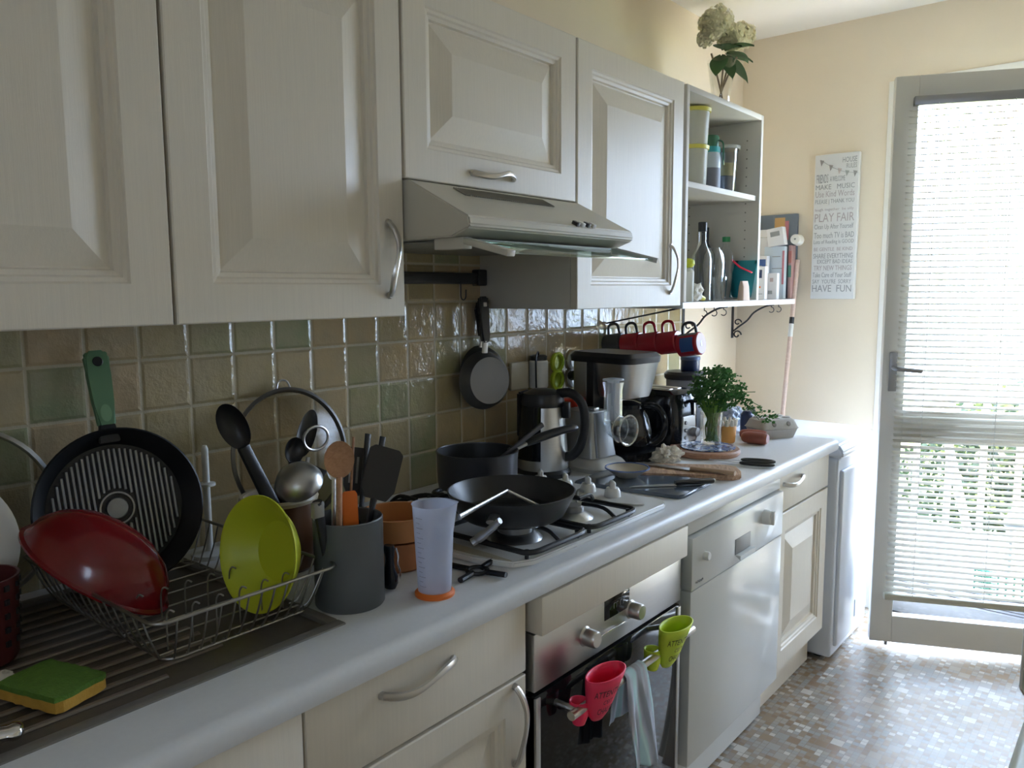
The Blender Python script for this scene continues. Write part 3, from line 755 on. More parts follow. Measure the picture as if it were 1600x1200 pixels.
# sponge
t = thing('kitchen_sponge', 'worn green and yellow scouring sponge lying on the drainer', 'sponge', (.426, .378, Z+.004), (0, 0, .30))
def pad(z0, z1, seed, a=.056, b_=.038):
    r2 = random.Random(seed); bm = B(); n = 40; pts = []
    for i in range(n):
        t_ = 2*PI*i/n; c, s2 = math.cos(t_), math.sin(t_)
        k = 1/max(abs(c)/a, abs(s2)/b_) if True else 1
        pts.append((c*k*.98+r2.uniform(-.0012, .0012), s2*k*.98+r2.uniform(-.0012, .0012)))
    prism(bm, pts, z1-z0, TR(0, 0, z0)); return bm
link('foam', pad(0, .014, 3), 'sponge_y', t); link('scourer', pad(.014, .021, 4), 'sponge_g', t)
t = thing('knife', 'chrome table knife handle resting on the sink rim, cut off by the edge', 'knife', (.492, .262, Z+.013), (0, 0, 1.2))
bm = B(); tube(bm, smooth_path([(-.06, 0, 0), (-.02, 0, 0), (.02, 0, .002), (.045, 0, .002), (.056, 0, .001)], 4), [.006]*4+[.009]*4+[.012]*4+[.014, .0135, .012, .009]+[.004], 12, flat=(1, .7)); link('knife', bm, 'chrome', t)
t = thing('white_scrap', 'small white crumpled scrap behind the sponge', 'scrap', (.33, .345, Z+.004))
bm = B(); bmesh.ops.create_icosphere(bm, subdivisions=3, radius=.02)
for v in bm.verts: v.co *= rnd.uniform(.7, 1.1); v.co.z = abs(v.co.z)*.5
link('scrap', bm, 'cream', t)
# white paper-roll post
t = thing('roll_holder', 'slim off-white upright post with a small collar against the tiles', 'roll holder', (.075, .80, Z))
bm = B(); lathe(bm, [(0, 0), (.035, 0), (.035, .008), (.007, .012), (.0065, .215), (.004, .222), (0, .223)], 24); link('post', bm, 'plast', t)
bm = B(); lathe(bm, [(.006, .14), (.017, .142), (.017, .147), (.006, .149)], 24); link('collar', bm, 'plast', t)

# large glass lid behind the crock
t = thing('glass_cover', 'large clear glass lid with steel rim and wire loop behind the brown crock', 'lid', (.06, 1.02, 1.0))
t.matrix_world = frame((.055, 1.015, .985), (.985, 0, .17), (0, 1, 0))
bm = B(); lathe(bm, [(0, .026), (.05, .022), (.11, .010), (.138, 0)], 64); link('lid_glass', bm, 'lidglass', t)
bm = B(); lathe(bm, [(.136, -.003), (.146, -.003), (.147, .002), (.140, .005), (.136, -.003)], 64); link('rim', bm, mat('dull_rim', (.22, .21, .20), .35, 1), t)
bm = B(); tube(bm, smooth_path([(-.018, .142, 0), (-.012, .158, 0), (0, .163, 0), (.012, .158, 0), (.018, .142, 0)], 4), .0022, 8); link('wire_loop', bm, 'steel', t)

# brown utensil crock and what stands in it
cx_, cy_ = .235, .855
t = thing('utensil_crock', 'dark brown round crock with pale rim full of black ladles', 'crock', (cx_, cy_, Z))
bm = B(); lathe(bm, [(0, 0), (.060, 0), (.066, .006), (.070, .06), (.068, .128), (.063, .128), (.064, .06), (.058, .010), (0, .008)], 48); link('crock', bm, 'copper', t)
bm = B(); lathe(bm, [(.062, .128), (.066, .126), (.071, .128), (.073, .134), (.070, .139), (.064, .138), (.062, .128)], 48); link('rim', bm, 'crockrim', t)
def stick(bm, a, b_, r0, r1, flat=(1, .45), seg=10, up=(1, 0, 0)):
    pts = [Vector(a).lerp(Vector(b_), i/8) for i in range(9)]; tube(bm, pts, [r0+(r1-r0)*i/8 for i in range(9)], seg, flat=flat, up=up)
def spoon_bowl(bm, c, d, n, L, w, depth, th=.002):
    """oval bowl; d = its long direction, n = hollow side"""
    T = frame(c, n, d) @ Matrix.Diagonal((L, w, 1, 1))
    lathe(bm, [(0, -depth), (.45, -depth*.85), (.8, -depth*.45), (1, 0), (1.0, -th), (.8, -depth*.45-th), (.45, -depth*.85-th), (0, -depth-th)], 32, (0, 0, 0), T)
def utensil(name, label, base, tip, builder, m, group=None, cat='utensil'):
    o = thing(name, label, cat, base, group=group)
    builder(o, Vector((0, 0, 0)), Vector(tip)-Vector(base)); return o
def U_spoon(hm, bm_, L, w, depth, n=(1, -.4, .1), neck=.004, hr=.007):
    def f(o, a, b_):
        d = (b_-a).normalized(); bb = b_-d*L
        bm = B(); stick(bm, a, bb-d*L*.9, hr, neck, (1, .6)); link('handle', bm, hm, o)
        bm = B(); n_ = Vector(n); n_ = (n_-d*n_.dot(d)).normalized(); spoon_bowl(bm, bb, d, n_, L, w, depth); link('spoon_bowl', bm, bm_, o)
    return f
utensil('ladle', 'black plastic ladle leaning left out of the brown crock', (cx_+.01, cy_+.03, Z+.015), (.20, .768, 1.135), U_spoon('black', 'black', .046, .026, .018, n=(1, -.9, .2), hr=.017, neck=.013), 'black')
utensil('serving_spoon', 'long black plastic spoon leaning right before the glass lid', (cx_-.01, cy_-.01, Z+.015), (.16, .995, 1.095), U_spoon('black', 'black', .052, .019, .008, n=(1, -.5, .1)), 'black')
utensil('serving_spoon', 'rounded black utensil head standing in the middle of the brown crock', (cx_-.02, cy_+.01, Z+.015), (.20, .925, 1.052), U_spoon('black', 'black', .026, .020, .012, n=(1, -.2, .1), hr=.012, neck=.010), 'black')
def f(o, a, b_):
    d = (b_-a).normalized(); bm = B(); stick(bm, a, b_-d*.03, .006, .005); link('handle', bm, 'steel', o)
    bm = B(); T = frame(b_, (.35, -.5, .80), (.6, .6, 0))
    lathe(bm, [(0, .030), (.02, .028), (.036, .015), (.043, 0), (.045, -.001), (.045, .001), (.038, .017), (.021, .031), (0, .033)], 32, (0, 0, 0), T); link('strainer_bowl', bm, 'steel', o)
utensil('strainer', 'steel strainer bowl resting over the rim of the brown crock', (cx_+.01, cy_, Z+.02), (.285, .865, .985), f, 'steel')
utensil('serving_spoon', 'thick black handle crossing the front of the brown crock rim', (cx_+.02, cy_-.02, Z+.02), (.27, .925, 1.0), lambda o, a, b_: link('handle', (lambda bm: (stick(bm, a, b_, .008, .016, (1, .7)), bm)[1])(B()), 'black', o), 'black')
t = thing('hand_strainer', 'oval steel sieve head standing behind the wooden spoon', 'strainer', (.20, .93, Z+.02))
bm = B(); stick(bm, (0, -.03, 0), (0, .02, .17), .004, .004, (1, 1)); link('handle', bm, 'steel', t)
bm = B(); tube(bm, [(.0, .04+.03*math.cos(a), .205+.024*math.sin(a)) for a in [2*PI*i/20 for i in range(20)]], .003, 8, True); link('rim', bm, 'steel', t)

# grey holder and its tools
gx, gy = .478, .822
t = thing('utensil_holder', 'tall matt grey metal cylinder holding wooden spoon and spatulas', 'utensil holder', (gx, gy, Z))
bm = B(); lathe(bm, [(0, 0), (.0555, 0), (.0575, .003), (.0575, .146), (.056, .148), (.0545, .146), (.0545, .006), (0, .005)], 56); link('holder', bm, 'potgrey', t)
utensil('wooden_spoon', 'wooden spoon with round flat head in the grey holder', (gx-.005, gy-.02, Z+.01), (.49, .800, 1.097), U_spoon('woodsp', 'woodsp', .031, .024, .004, n=(.9, -.6, .1), neck=.006, hr=.006), 'woodsp')
def U_blade(hm, bmm, L, w, slots=False, th=.003, hr=.007, lean=(1, -.5, .1)):
    def f(o, a, b_):
        d = (b_-a).normalized(); n_ = Vector(lean); n_ = (n_-d*n_.dot(d)).normalized(); T = frame(b_-d*L/2, n_, d)
        bm = B(); stick(bm, a, b_-d*L*.98, hr, hr*.8, (1, .6)); link('handle', bm, hm, o)
        bm = B(); pr = [(-L/2, -w*.32), (-L*.3, -w/2), (L*.42, -w/2), (L/2, -w*.36), (L/2, w*.36), (L*.42, w/2), (-L*.3, w/2), (-L/2, w*.32)]
        prism(bm, pr, th, T, .001)
        b2 = link('blade', bm, bmm, o)
        if slots:
            bm = B()
            for k in (-1, 0, 1): box(bm, -L*.25, L*.3, k*w*.28-.002, k*w*.28+.002, th-.0002, th+.0006, 0, mx=T)
            link('slots', bm, 'alu', o).parent = b2
    return f
utensil('spatula', 'broad black spatula leaning right out of the grey holder', (gx+.01, gy-.01, Z+.01), (.47, .920, 1.065), U_blade('black', 'black', .092, .062), 'black')
utensil('pastry_scraper', 'orange silicone scraper low in the grey holder', (gx+.005, gy+.005, Z+.01), (.478, .826, 1.008), U_blade('orange', 'orange', .075, .026, hr=.008), 'orange')
utensil('slotted_turner', 'dark slotted turner standing behind the orange scraper', (gx-.02, gy+.01, Z+.01), (.41, .905, 1.06), U_blade('alu', mat('dark_turner', (.07, .07, .075), .3, .4), .085, .045, True), 'alu')
utensil('table_knife', 'narrow black flat handle beside the broad spatula', (gx-.01, gy+.015, Z+.01), (.425, .915, 1.085), lambda o, a, b_: link('handle', (lambda bm: (stick(bm, a, b_, .004, .007, (1, .5)), bm)[1])(B()), 'black', o), 'black')
utensil('table_knife', 'short black square-ended handle topping the broad spatula', (gx-.015, gy+.03, Z+.01), (.43, .945, 1.076), lambda o, a, b_: link('handle', (lambda bm: (stick(bm, a, b_, .004, .007, (1, .5)), bm)[1])(B()), 'black', o), 'black')
utensil('skewer', 'thin pale skewer leaning behind the orange scraper', (gx, gy-.01, Z+.01), (.45, .862, 1.09), lambda o, a, b_: link('rod', (lambda bm: (stick(bm, a, b_, .0022, .0022, (1, 1)), bm)[1])(B()), 'boardd', o), 'boardd')
utensil('dessert_spoon', 'steel spoon seen edge-on behind the wooden spoon head', (gx-.03, gy-.01, Z+.01), (.42, .842, 1.055), U_spoon('steel', 'steel', .02, .012, .005), 'steel')
utensil('brush', 'black brush handle with pale bristles on the rim of the grey holder', (gx-.01, gy-.03, Z+.02), (.50, .745, 1.01), lambda o, a, b_: (link('handle', (lambda bm: (stick(bm, a, b_, .005, .009, (1, .8)), bm)[1])(B()), 'black', o), link('bristles', (lambda bm: (box(bm, -.004, .006, -.010, .010, -.025, .0, .002, mx=TR(*b_)), bm)[1])(B()), 'grille', o)), 'black')

# bottle opener in front of the terracotta dishes
t = thing('corkscrew', 'black and chrome corkscrew-like gadget standing beside the grey holder', 'gadget', (.49, .90, Z))
bm = B(); lathe(bm, [(0, .004), (.012, .004), (.017, .014), (.017, .026), (.011, .040), (.0095, .055), (.012, .075), (.010, .08), (0, .08)], 24, sy=.7); link('body', bm, 'blackgloss', t)
bm = B(); tube(bm, smooth_path([(.006, .010, .074), (.008, .0135, .06), (.007, .013, .045), (.007, .018, .03), (.006, .019, .016)], 4), .0016, 8); link('chrome_arm', bm, 'chrome', t)
t = thing('terracotta_dish', 'lower terracotta dish with glazed rim behind the gadget', 'dish', (.40, 1.0, Z))
bm = B(); lathe(bm, [(0, 0), (.055, 0), (.063, .006), (.066, .05), (.068, .056), (.060, .056), (.058, .01), (0, .008)], 48); link('dish', bm, 'terra', t)
t = thing('terracotta_dish', 'upper orange terracotta dish stacked on the lower dish', 'dish', (.40, 1.0, Z+.0565))
bm = B(); lathe(bm, [(0, 0), (.060, 0), (.068, .004), (.071, .040), (.073, .046), (.066, .046), (.062, .01), (0, .008)], 48); link('dish', bm, mat('orange_terracotta', (.50, .21, .07), .5, noise=.1), t)
# measuring beaker
t = thing('measuring_beaker', 'tall frosted measuring beaker with orange base near the counter edge', 'measuring beaker', (.565, .935, Z))
bm = B()
lathe(bm, [(.0285, .008), (.031, .06), (.0335, .11), (.036, .158), (.0375, .160), (.0352, .158), (.0325, .11), (.030, .06), (.0275, .010), (0, .009)], 48)
for v in bm.verts:
    r = math.hypot(v.co.x, v.co.y); a = math.atan2(v.co.y, v.co.x)
    if v.co.z > .145: k = math.exp(-((a-.9)/.28)**2); v.co.x *= 1+.16*k; v.co.y *= 1+.16*k
link('beaker', bm, 'frost', t)
bm = B(); lathe(bm, [(0, 0), (.034, 0), (.0345, .005), (.030, .009), (0, .009)], 40); link('foot', bm, 'orange', t)
bm = B()
for k in range(15):
    L = .014 if k % 2 == 0 else .008; zz = .022+k*.0085; r = .0288+zz*.05
    tube(bm, [(r*math.cos(-1.75+j*L/r/4), r*math.sin(-1.75+j*L/r/4), zz) for j in range(5)], .0005, 4)
stuff(link('scale_marks', bm, 'ink', t))
# cross shaped gas ring adapter
t = thing('ring_reducer', 'black iron cross trivet lying in front of the hob', 'trivet', (.556, 1.055, Z+.006), (0, 0, .2))
bm = B(); tube(bm, [(.019*math.cos(2*PI*i/20), .019*math.sin(2*PI*i/20), 0) for i in range(20)], .004, 8, True)
for k in range(4):
    a = PI/2*k; tube(bm, [(.017*math.cos(a), .017*math.sin(a), 0), (.060*math.cos(a), .060*math.sin(a), .001)], .006, 8, flat=(1, .9))
link('cross', bm, 'iron', t)
# ---------------------------------------------------------------- hob
hb = thing('gas_hob', 'white enamel gas hob with cast iron grates and side knobs', 'hob', (.37, 1.39, Z))
bm = B()
pr = [(hx0, hy0+.05), (hx0+.05, hy0+.005), (.30, hy0-.012), (hx1-.10, hy0-.006), (hx1-.02, hy0+.02), (hx1, hy0+.06), (hx1+.002, hy0+.2), (hx1+.002, hy1-.03), (hx1-.01, hy1-.01), (hx1-.03, hy1), (hx0+.03, hy1), (hx0, hy1-.03)]
prism(bm, pr, .012, TR(0, 0, Z), .003); wpart('hob_plate', bm, 'white', hb)
bm = B(); prism(bm, [(hx0+.03, hy0+.04), (.34, hy0+.001), (.52, hy0+.008), (.585, hy0+.024), (.52, hy0+.03), (.34, hy0+.035), (hx0+.05, hy0+.06)], .0016, TR(0, 0, Z+.012)); wpart('edge_trim', bm, mat('hob_beige_trim', (.42, .38, .28), .4), hb)
bm = B(); prism(bm, [(hx0+.03, 1.54), (.45, 1.555), (.575, 1.60), (.585, 1.615), (.52, 1.665), (.36, 1.682), (hx0+.03, 1.675)], .004, TR(0, 0, Z+.012), .0015); wpart('knob_panel', bm, mat('hob_grey_panel', (.55, .545, .52), .35), hb)
def burner(x, y, r):
    bm = B(); lathe(bm, [(r+.022, .012), (r+.018, .016), (r+.004, .024), (r, .026), (0, .026)], 36, (x, y, Z)); b1 = wpart('burner_bowl', bm, 'steel', hb)
    bm = B(); lathe(bm, [(r, .025), (r, .037), (r-.004, .040), (0, .040)], 36, (x, y, Z)); wpart('burner_cap', bm, mat('burner_cap_grey', (.30, .30, .30), .3, .6), hb)
for x, y, r in ((.495, 1.24, .036), (.24, 1.25, .028), (.505, 1.435, .024), (.25, 1.43, .034)): burner(x, y, r)
GZ = Z+.050
def grate(y0_, y1_):
    bm = B(); r = .005
    loop = []
    for cx2, cy2, a0 in ((.60, y0_+.03, -PI/2), (.60, y1_-.03, 0), (.16, y1_-.03, PI/2), (.16, y0_+.03, PI)):
        loop += [(cx2+.018*math.cos(a0+PI/2*i/3), cy2+.03*math.sin(a0+PI/2*i/3), GZ-.022) for i in range(4)]
    tube(bm, loop, .0058, 8, True)
    ym = (y0_+y1_)/2
    for xm in (.50, .245):
        for dx, dy in ((1, 0), (-1, 0), (0, 1), (0, -1)):
            e = (xm+dx*(.118 if dx > 0 else .115), ym+dy*(y1_-y0_)/2, GZ-.022); i_ = (xm+dx*.03, ym+dy*.03, GZ-.004)
            tube(bm, smooth_path([e, (xm+dx*.085, ym+dy*.075, GZ-.004), i_], 4), .0045, 7)
    tube(bm, [(.372, y0_, GZ-.022), (.372, y1_, GZ-.022)], .0045, 7)
    for x in (.17, .60):
        for y in (y0_+.012, y1_-.012): tube(bm, [(x, y, Z+.0125), (x, y, GZ-.02)], .005, 7)
    wpart('grate', bm, 'iron', hb)
grate(1.135, 1.325); grate(1.345, 1.525)
for x, y in ((.271, 1.622), (.346, 1.628), (.411, 1.634), (.485, 1.632)):
    bm = B(); lathe(bm, [(0, .022), (.015, .021), (.019, .014), (.021, 0)], 28, (x, y, Z+.016)); box(bm, -.013, .013, -.0065, .0065, .008, .038, .006, 4, mx=TR(x, y, Z+.016) @ RZ(-.75)); wpart('knob', bm, 'white', hb)
bm = B(); tube(bm, smooth_path([(.44, 1.545, Z+.012), (.44, 1.545, Z+.036), (.446, 1.549, Z+.041), (.456, 1.553, Z+.038)], 4), .004, 8); wpart('spark_plug', bm, 'steel', hb)

def pan(name, label, c, r_top, r_bot, h, m_in, m_out, hd_dir=None, cat='pan'):
    t = thing(name, label, cat, c)
    bm = B(); lathe(bm, [(0, 0), (r_bot, 0), (r_bot+(r_top-r_bot)*.35, h*.15), (r_top-.002, h*.9), (r_top, h), (r_top-.003, h+.001), (r_top-.0035, h*.98)], 64); link('pan_body', bm, m_out, t)
    bm = B(); lathe(bm, [(0, .004), (r_bot-.004, .004), (r_bot+(r_top-r_bot)*.35-.003, h*.2), (r_top-.004, h*.985)], 64); link('pan_lining', bm, m_in, t)
    return t
fp = pan('frying_pan', 'large black nonstick frying pan on the front ring of the hob', (.478, 1.250, GZ+.001), .134, .098, .056, 'nonstick', 'nonstick')
bm = B(); hdv = Vector((.62, -.78, 0)).normalized()
hdv = Vector((.42, -.90, 0)).normalized()
tube(bm, smooth_path([hdv*.128+Vector((0, 0, .036)), hdv*.14+Vector((0, 0, .034)), hdv*.155+Vector((0, 0, .030))], 4), [.009]*9, 10, flat=(1.2, .6)); nk = link('handle_bracket', bm, 'steel', fp)
sp = pan('saucepan', 'dark saucepan on the rear ring of the hob with a spoon in it', (.245, 1.405, GZ+.001), .100, .094, .086, 'nonstick', 'panside')
hv2 = Vector((.30, .95, 0)).normalized()
bm = B(); tube(bm, smooth_path([hv2*.092+Vector((0, 0, .075)), hv2*.12+Vector((0, 0, .080)), hv2*.145+Vector((0, 0, .088))], 4), [.008]*9, 10, flat=(1.3, .7)); link('handle_bracket', bm, 'steel', sp)
bm = B(); tube(bm, smooth_path([hv2*.14+Vector((0, 0, .086)), hv2*.19+Vector((0, 0, .098)), hv2*.25+Vector((0, 0, .108)), hv2*.30+Vector((0, 0, .112))], 4), [.010, .011, .012, .013, .014, .014, .014, .014, .013, .013, .013, .012, .008], 12, flat=(1.2, .75)); link('handle', bm, 'black', sp)
t = thing('cooking_spoon', 'dark spoon handle rising out of the saucepan', 'spoon', (.245, 1.405, GZ+.006))
bm = B(); a, b_ = Vector((.03, -.05, .02)), Vector((.095, .135, .135)); stick(bm, a, b_, .004, .0075, (1, .6)); link('handle', bm, 'panside', t)
bm = B(); spoon_bowl(bm, (.028, -.062, .014), (.05, -.25, -.02), (0, 0, 1), .026, .018, .006); link('spoon_bowl', bm, 'grille', t)
t = thing('spatula', 'steel fish slice resting across the frying pan rim', 'spatula', (.478, 1.252, GZ+.054))
bm = B(); stick(bm, (.07, -.235, .010), (.012, -.03, .008), .0055, .0035, (1, .5)); stick(bm, (.012, -.03, .008), (.055, .035, -.035), .0035, .0035, (1, .5)); link('handle', bm, 'steel', t)
bm = B(); box(bm, .03, .075, .015, .055, -.0435, -.042, .0005); bl_ = link('blade', bm, 'steel', t)
t = thing('pan_grip', 'grey and steel detachable pan handle lying on the grate corner', 'handle', (.556, 1.062, GZ+.006), (0, 0, 0))
bm = B(); tube(bm, smooth_path([(-.008, -.012, .002), (-.002, -.006, .008), (.010, .002, .018), (.028, .010, .036), (.038, .014, .046)], 4), [.010]*5+[.012]*4+[.010]*4+[.008]*4, 12, flat=(1.1, .7)); link('grip', bm, 'alu', t)
bm = B(); lathe(bm, [(0, .009), (.006, .009), (.008, .004), (.008, 0)], 16, (-.004, -.004, .004)); link('button', bm, 'black', t)

# ---------------------------------------------------------------- hanging rail and pans under the hood
t = thing('magnetic_bar', 'black magnetic utensil bar on the wall under the hood', 'utensil bar', (.006, 1.54, 1.37))
bm = B(); box(bm, .006, .028, 1.36, 1.675, 1.355, 1.385, .003); box(bm, .006, .034, 1.655, 1.69, 1.350, 1.395, .004); wpart('bar', bm, 'black', t)
def s_hook(x, y, z, lab):
    t = thing('wall_hook', lab, 'hook', (x, y, z), group='hooks on the black bar')
    bm = B(); tube(bm, [(0, 0, .01), (0, 0, -.028)]+[(0, .010-.010*math.cos(a), -.028-.012*math.sin(a)) for a in [k*.4 for k in range(9)]]+[(0, .0205, -.012)], .0018, 6); link('hook', bm, 'black_iron', t)
s_hook(.030, 1.585, 1.352, 'empty black wire hook on the bar beside the hanging pan')
s_hook(.036, 1.705, 1.352, 'black wire hook on the bar end behind the pan handle')
def hang_pan(lab, y, x, zc, r, hl, m_b, tilt_):
    t = thing('hanging_pan', lab, 'pan', (x, y, zc)); t.matrix_world = frame((x, y, zc), (-1, tilt_, -.06), (0, -1, 0))
    bm = B(); lathe(bm, [(0, -.0), (r*.80, -.0), (r*.93, .012), (r, .030), (r+.001, .031), (r-.003, .031), (r*.9, .014), (r*.78, .004), (0, .004)], 56); link('pan_body', bm, m_b, t)
    s_ = 1
    bm = B(); tube(bm, [(0, r-.004, .018), (0, r+.03, .012)], .008, 10, flat=(1.2, .6)); link('handle_bracket', bm, 'steel', t)
    bm = B(); prism(bm, [(-.011, r+.024), (.011, r+.024), (.015, r+.05), (.013, r+.10), (.016, r+hl-.01), (.012, r+hl), (-.012, r+hl), (-.016, r+hl-.01), (-.013, r+.10), (-.015, r+.05)], .016, TR(0, 0, .004), .004); h = link('handle', bm, 'black', t)
    bm = B(); box(bm, -.006, .006, r+hl-.028, r+hl-.016, .002, .0215, .002); link('hang_hole', bm, 'alu', t).parent = h
    return t
hang_pan('small dark frying pan hanging under the hood, base to the room', 1.638, .085, 1.092, .080, .150, mat('pan_base_grey', (.14, .14, .145), .3, .7), .26)
hang_pan('second dark pan hanging behind the first, only its rim and handle showing', 1.672, .045, 1.104, .080, .125, 'nonstick', .22)

# sockets
def socket(y, z, lab):
    t = thing('wall_socket', lab, 'socket', (.006, y, z), group='sockets over the worktop')
    bm = B(); box(bm, 0, .012, -.042, .042, -.042, .042, .004, 3); link('plate', bm, mat('beige_socket', (.52, .48, .38), .4), t); return t
socket(1.855, 1.082, 'beige wall socket to the left of the plugged white adapter')
socket(1.95, 1.082, 'beige wall socket carrying the white adapter')
t = thing('plug_adapter', 'white transformer plug with a black cord over the kettle', 'plug', (.03, 1.93, 1.085))
bm = B(); lathe(bm, [(0, -.045), (.026, -.045), (.029, -.04), (.029, .035), (.024, .042), (0, .042)], 32, (0, 0, 0)); link('body', bm, 'plast', t)
bm = B(); lathe(bm, [(0, .040), (.026, .040), (.027, .052), (.018, .056), (0, .056)], 28); link('cap', bm, 'black', t)
bm = B(); tube(bm, smooth_path([(0, .0, .055), (.008, -.014, .066), (.016, -.034, .05), (.02, -.040, 0), (.016, -.03, -.10), (.01, -.01, -.2), (.01, .0, -.266)], 5), .0028, 6); link('cord', bm, 'black', t)
for yy, m_, lab in ((2.052, 'limesil', 'lime green double ring socket cover'), (2.145, 'plast', 'white double ring socket cover with a black plug')):
    t = thing('socket_cover', lab+' on the tiles', 'socket', (.006, yy, 1.08))
    bm = B()
    for zz in (.028, -.028):
        bm2 = lathe(bm, [(.022, 0), (.031, 0), (.033, .010), (.026, .014), (.022, .006)], 32, (.0, 0, zz), RY(PI/2)); lathe(bm, [(0, .004), (.022, .004)], 24, (0, 0, zz), RY(PI/2))
    link('cover', bm, m_, t)
t = thing('black_plug', 'black plug and cable pushed into the white ring socket', 'plug', (.02, 2.12, 1.06))
bm = B(); tube(bm, smooth_path([(.0, .0, .0), (.028, -.012, .004), (.035, .0, .002), (.040, .03, -.01), (.035, .055, -.06), (.02, .06, -.235)], 5), [.016]*5+[.013]*5+[.008]*4+[.004]*12, 10); link('plug', bm, 'black', t)

# ---------------------------------------------------------------- kettle
t = thing('kettle', 'black and brushed steel electric kettle behind the saucepan', 'kettle', (.165, 1.772, Z), (0, 0, .25))
bm = B(); lathe(bm, [(0, 0), (.078, 0), (.080, .012), (.074, .02), (0, .02)], 40); link('power_base', bm, 'black', t)
bm = B(); lathe(bm, [(0, .021), (.072, .021), (.073, .03), (.066, .13), (.059, .20), (0, .20)], 48); link('body', bm, 'steel', t)
bm = B(); lathe(bm, [(.060, .196), (.062, .21), (.055, .232), (.03, .243), (0, .245)], 40); 
prism(bm, [(-.068, -.032), (-.068, .032), (-.052, .04), (-.05, -.04)], .13, TR(-.0, 0, .105), .006)
link('lid', bm, 'black', t)
bm = B()
lathe(bm, [(.0745, .05), (.0685, .12), (.063, .20)], 16, arc=(PI*.66, PI*1.60)); link('side_panel', bm, 'blackgloss', t)
bm = B(); tube(bm, smooth_path([(.045, 0, .232), (.085, 0, .235), (.118, 0, .205), (.125, 0, .15), (.112, 0, .09), (.088, 0, .06), (.068, 0, .055)], 5), .011, 12, flat=(1.2, .85), up=(0, 1, 0)); link('handle', bm, 'black', t)
bm = B(); box(bm, -.01, .01, -.009, .009, 0, .045, .003, mx=TR(.072, 0, .165)); link('inner_grip', bm, 'black', t)

# grater + red device
t = thing('box_grater', 'bright red and steel grater standing behind the kettle handle', 'grater', (.115, 1.98, Z))
bm = B(); prism(bm, [(-.03, -.02), (.03, -.02), (.03, .02), (-.03, .02)], .155); link('blades', bm, 'steel', t)
bm = B(); box(bm, -.032, .032, -.022, .022, .155, .19, .008, 3)
tube(bm, smooth_path([(0.034, -.02, .12), (.036, -.021, .175), (.02, -.02, .192)], 3), .004, 8); tube(bm, smooth_path([(0.034, .02, .08), (.036, .021, .175), (.02, .02, .192)], 3), .006, 8)
for k in range(7): box(bm, .031, .036, .010, .024, .09+k*.011, .096+k*.011, .001)
link('handle', bm, mat('bright_red_plastic', (.80, .06, .03), .35), t)
t = thing('red_bottle', 'small dark red bottle behind the kettle handle', 'bottle', (.085, 1.885, Z))
bm = B(); lathe(bm, [(0, 0), (.022, 0), (.022, .10), (.018, .12), (.010, .13), (0, .13)], 24); link('red_bottle', bm, mat('deep_red', (.35, .02, .02), .4), t)

# food slicer
t = thing('vegetable_slicer', 'silver electric slicer with clear feed chute and drum', 'slicer', (.228, 1.93, Z), (0, 0, -.10))
def loft(bm, secs):
    """secs: (z, cx, cy, hx, hy, r)"""
    rows = []
    for z, cx2, cy2, hx, hy, r in secs:
        pts = []
        for sx_, sy_, a0 in ((1, -1, -PI/2), (1, 1, 0), (-1, 1, PI/2), (-1, -1, PI)):
            for i in range(5): a = a0+PI/2*i/4; pts.append((cx2+sx_*(hx-r)+r*math.cos(a), cy2+sy_*(hy-r)+r*math.sin(a), z))
        rows.append([bm.verts.new(p) for p in pts])
    for a, b_ in zip(rows, rows[1:]):
        n = len(a)
        for i in range(n): bm.faces.new((a[i], a[(i+1) % n], b_[(i+1) % n], b_[i]))
    bm.faces.new(rows[0][::-1]); bm.faces.new(rows[-1]); return bm
bm = B(); loft(bm, [(0, 0, 0, .082, .075, .03), (.012, 0, 0, .084, .077, .03), (.028, -.005, 0, .078, .068, .03), (.04, -.015, 0, .060, .050, .025)]); link('foot', bm, mat('slicer_white', (.62, .61, .57), .35), t)
bm = B(); loft(bm, [(.038, -.014, -.004, .064, .056, .02), (.10, -.020, -.004, .060, .050, .02), (.166, -.024, -.004, .057, .046, .012), (.170, -.024, -.004, .054, .043, .01)]); link('body', bm, mat('slicer_silver', (.42, .42, .40), .35, .4), t)
bm = B(); loft(bm, [(.040, .036, -.0, .022, .044, .012), (.10, .028, 0, .020, .040, .012), (.168, .022, 0, .016, .036, .01)]); link('front_cover', bm, mat('slicer_dark_panel', (.20, .21, .22), .3, .5), t)
bm = B(); box(bm, -.02, .015, -.012, .012, .170, .178, .002); link('switch', bm, 'steel', t)
bm = B(); X0 = .045
lathe(bm, [(.014, 0), (.026, .03), (.036, .055), (.040, .085), (.042, .086), (.038, .084), (.034, .056), (.024, .031)], 40, (X0, 0, .125), RY(PI/2)); d_ = link('drum_housing', bm, 'clear', t)
bm = B(); tube(bm, [(X0+.086, .043*math.cos(2*PI*i/32), .125+.043*math.sin(2*PI*i/32)) for i in range(32)], .0022, 6, True); tube(bm, [(X0+.056, .037*math.cos(2*PI*i/32), .125+.037*math.sin(2*PI*i/32)) for i in range(32)], .0016, 6, True); link('drum_rim', bm, glass('clear_rim', (.9, .93, .95), .35, .5), t).parent = d_
bm = B(); loft(bm, [(.135, X0+.03, 0, .021, .020, .006), (.235, X0+.03, 0, .021, .020, .006), (.258, X0+.03, 0, .024, .023, .006)]); link('feed_chute', bm, 'clear', t)
bm = B(); loft(bm, [(.150, X0+.03, 0, .014, .013, .004), (.262, X0+.03, 0, .014, .013, .004), (.263, X0+.03, 0, .024, .023, .006), (.268, X0+.03, 0, .023, .022, .006)]); link('pusher', bm, cloudy('pusher_plastic', (.75, .77, .78), .45), t)

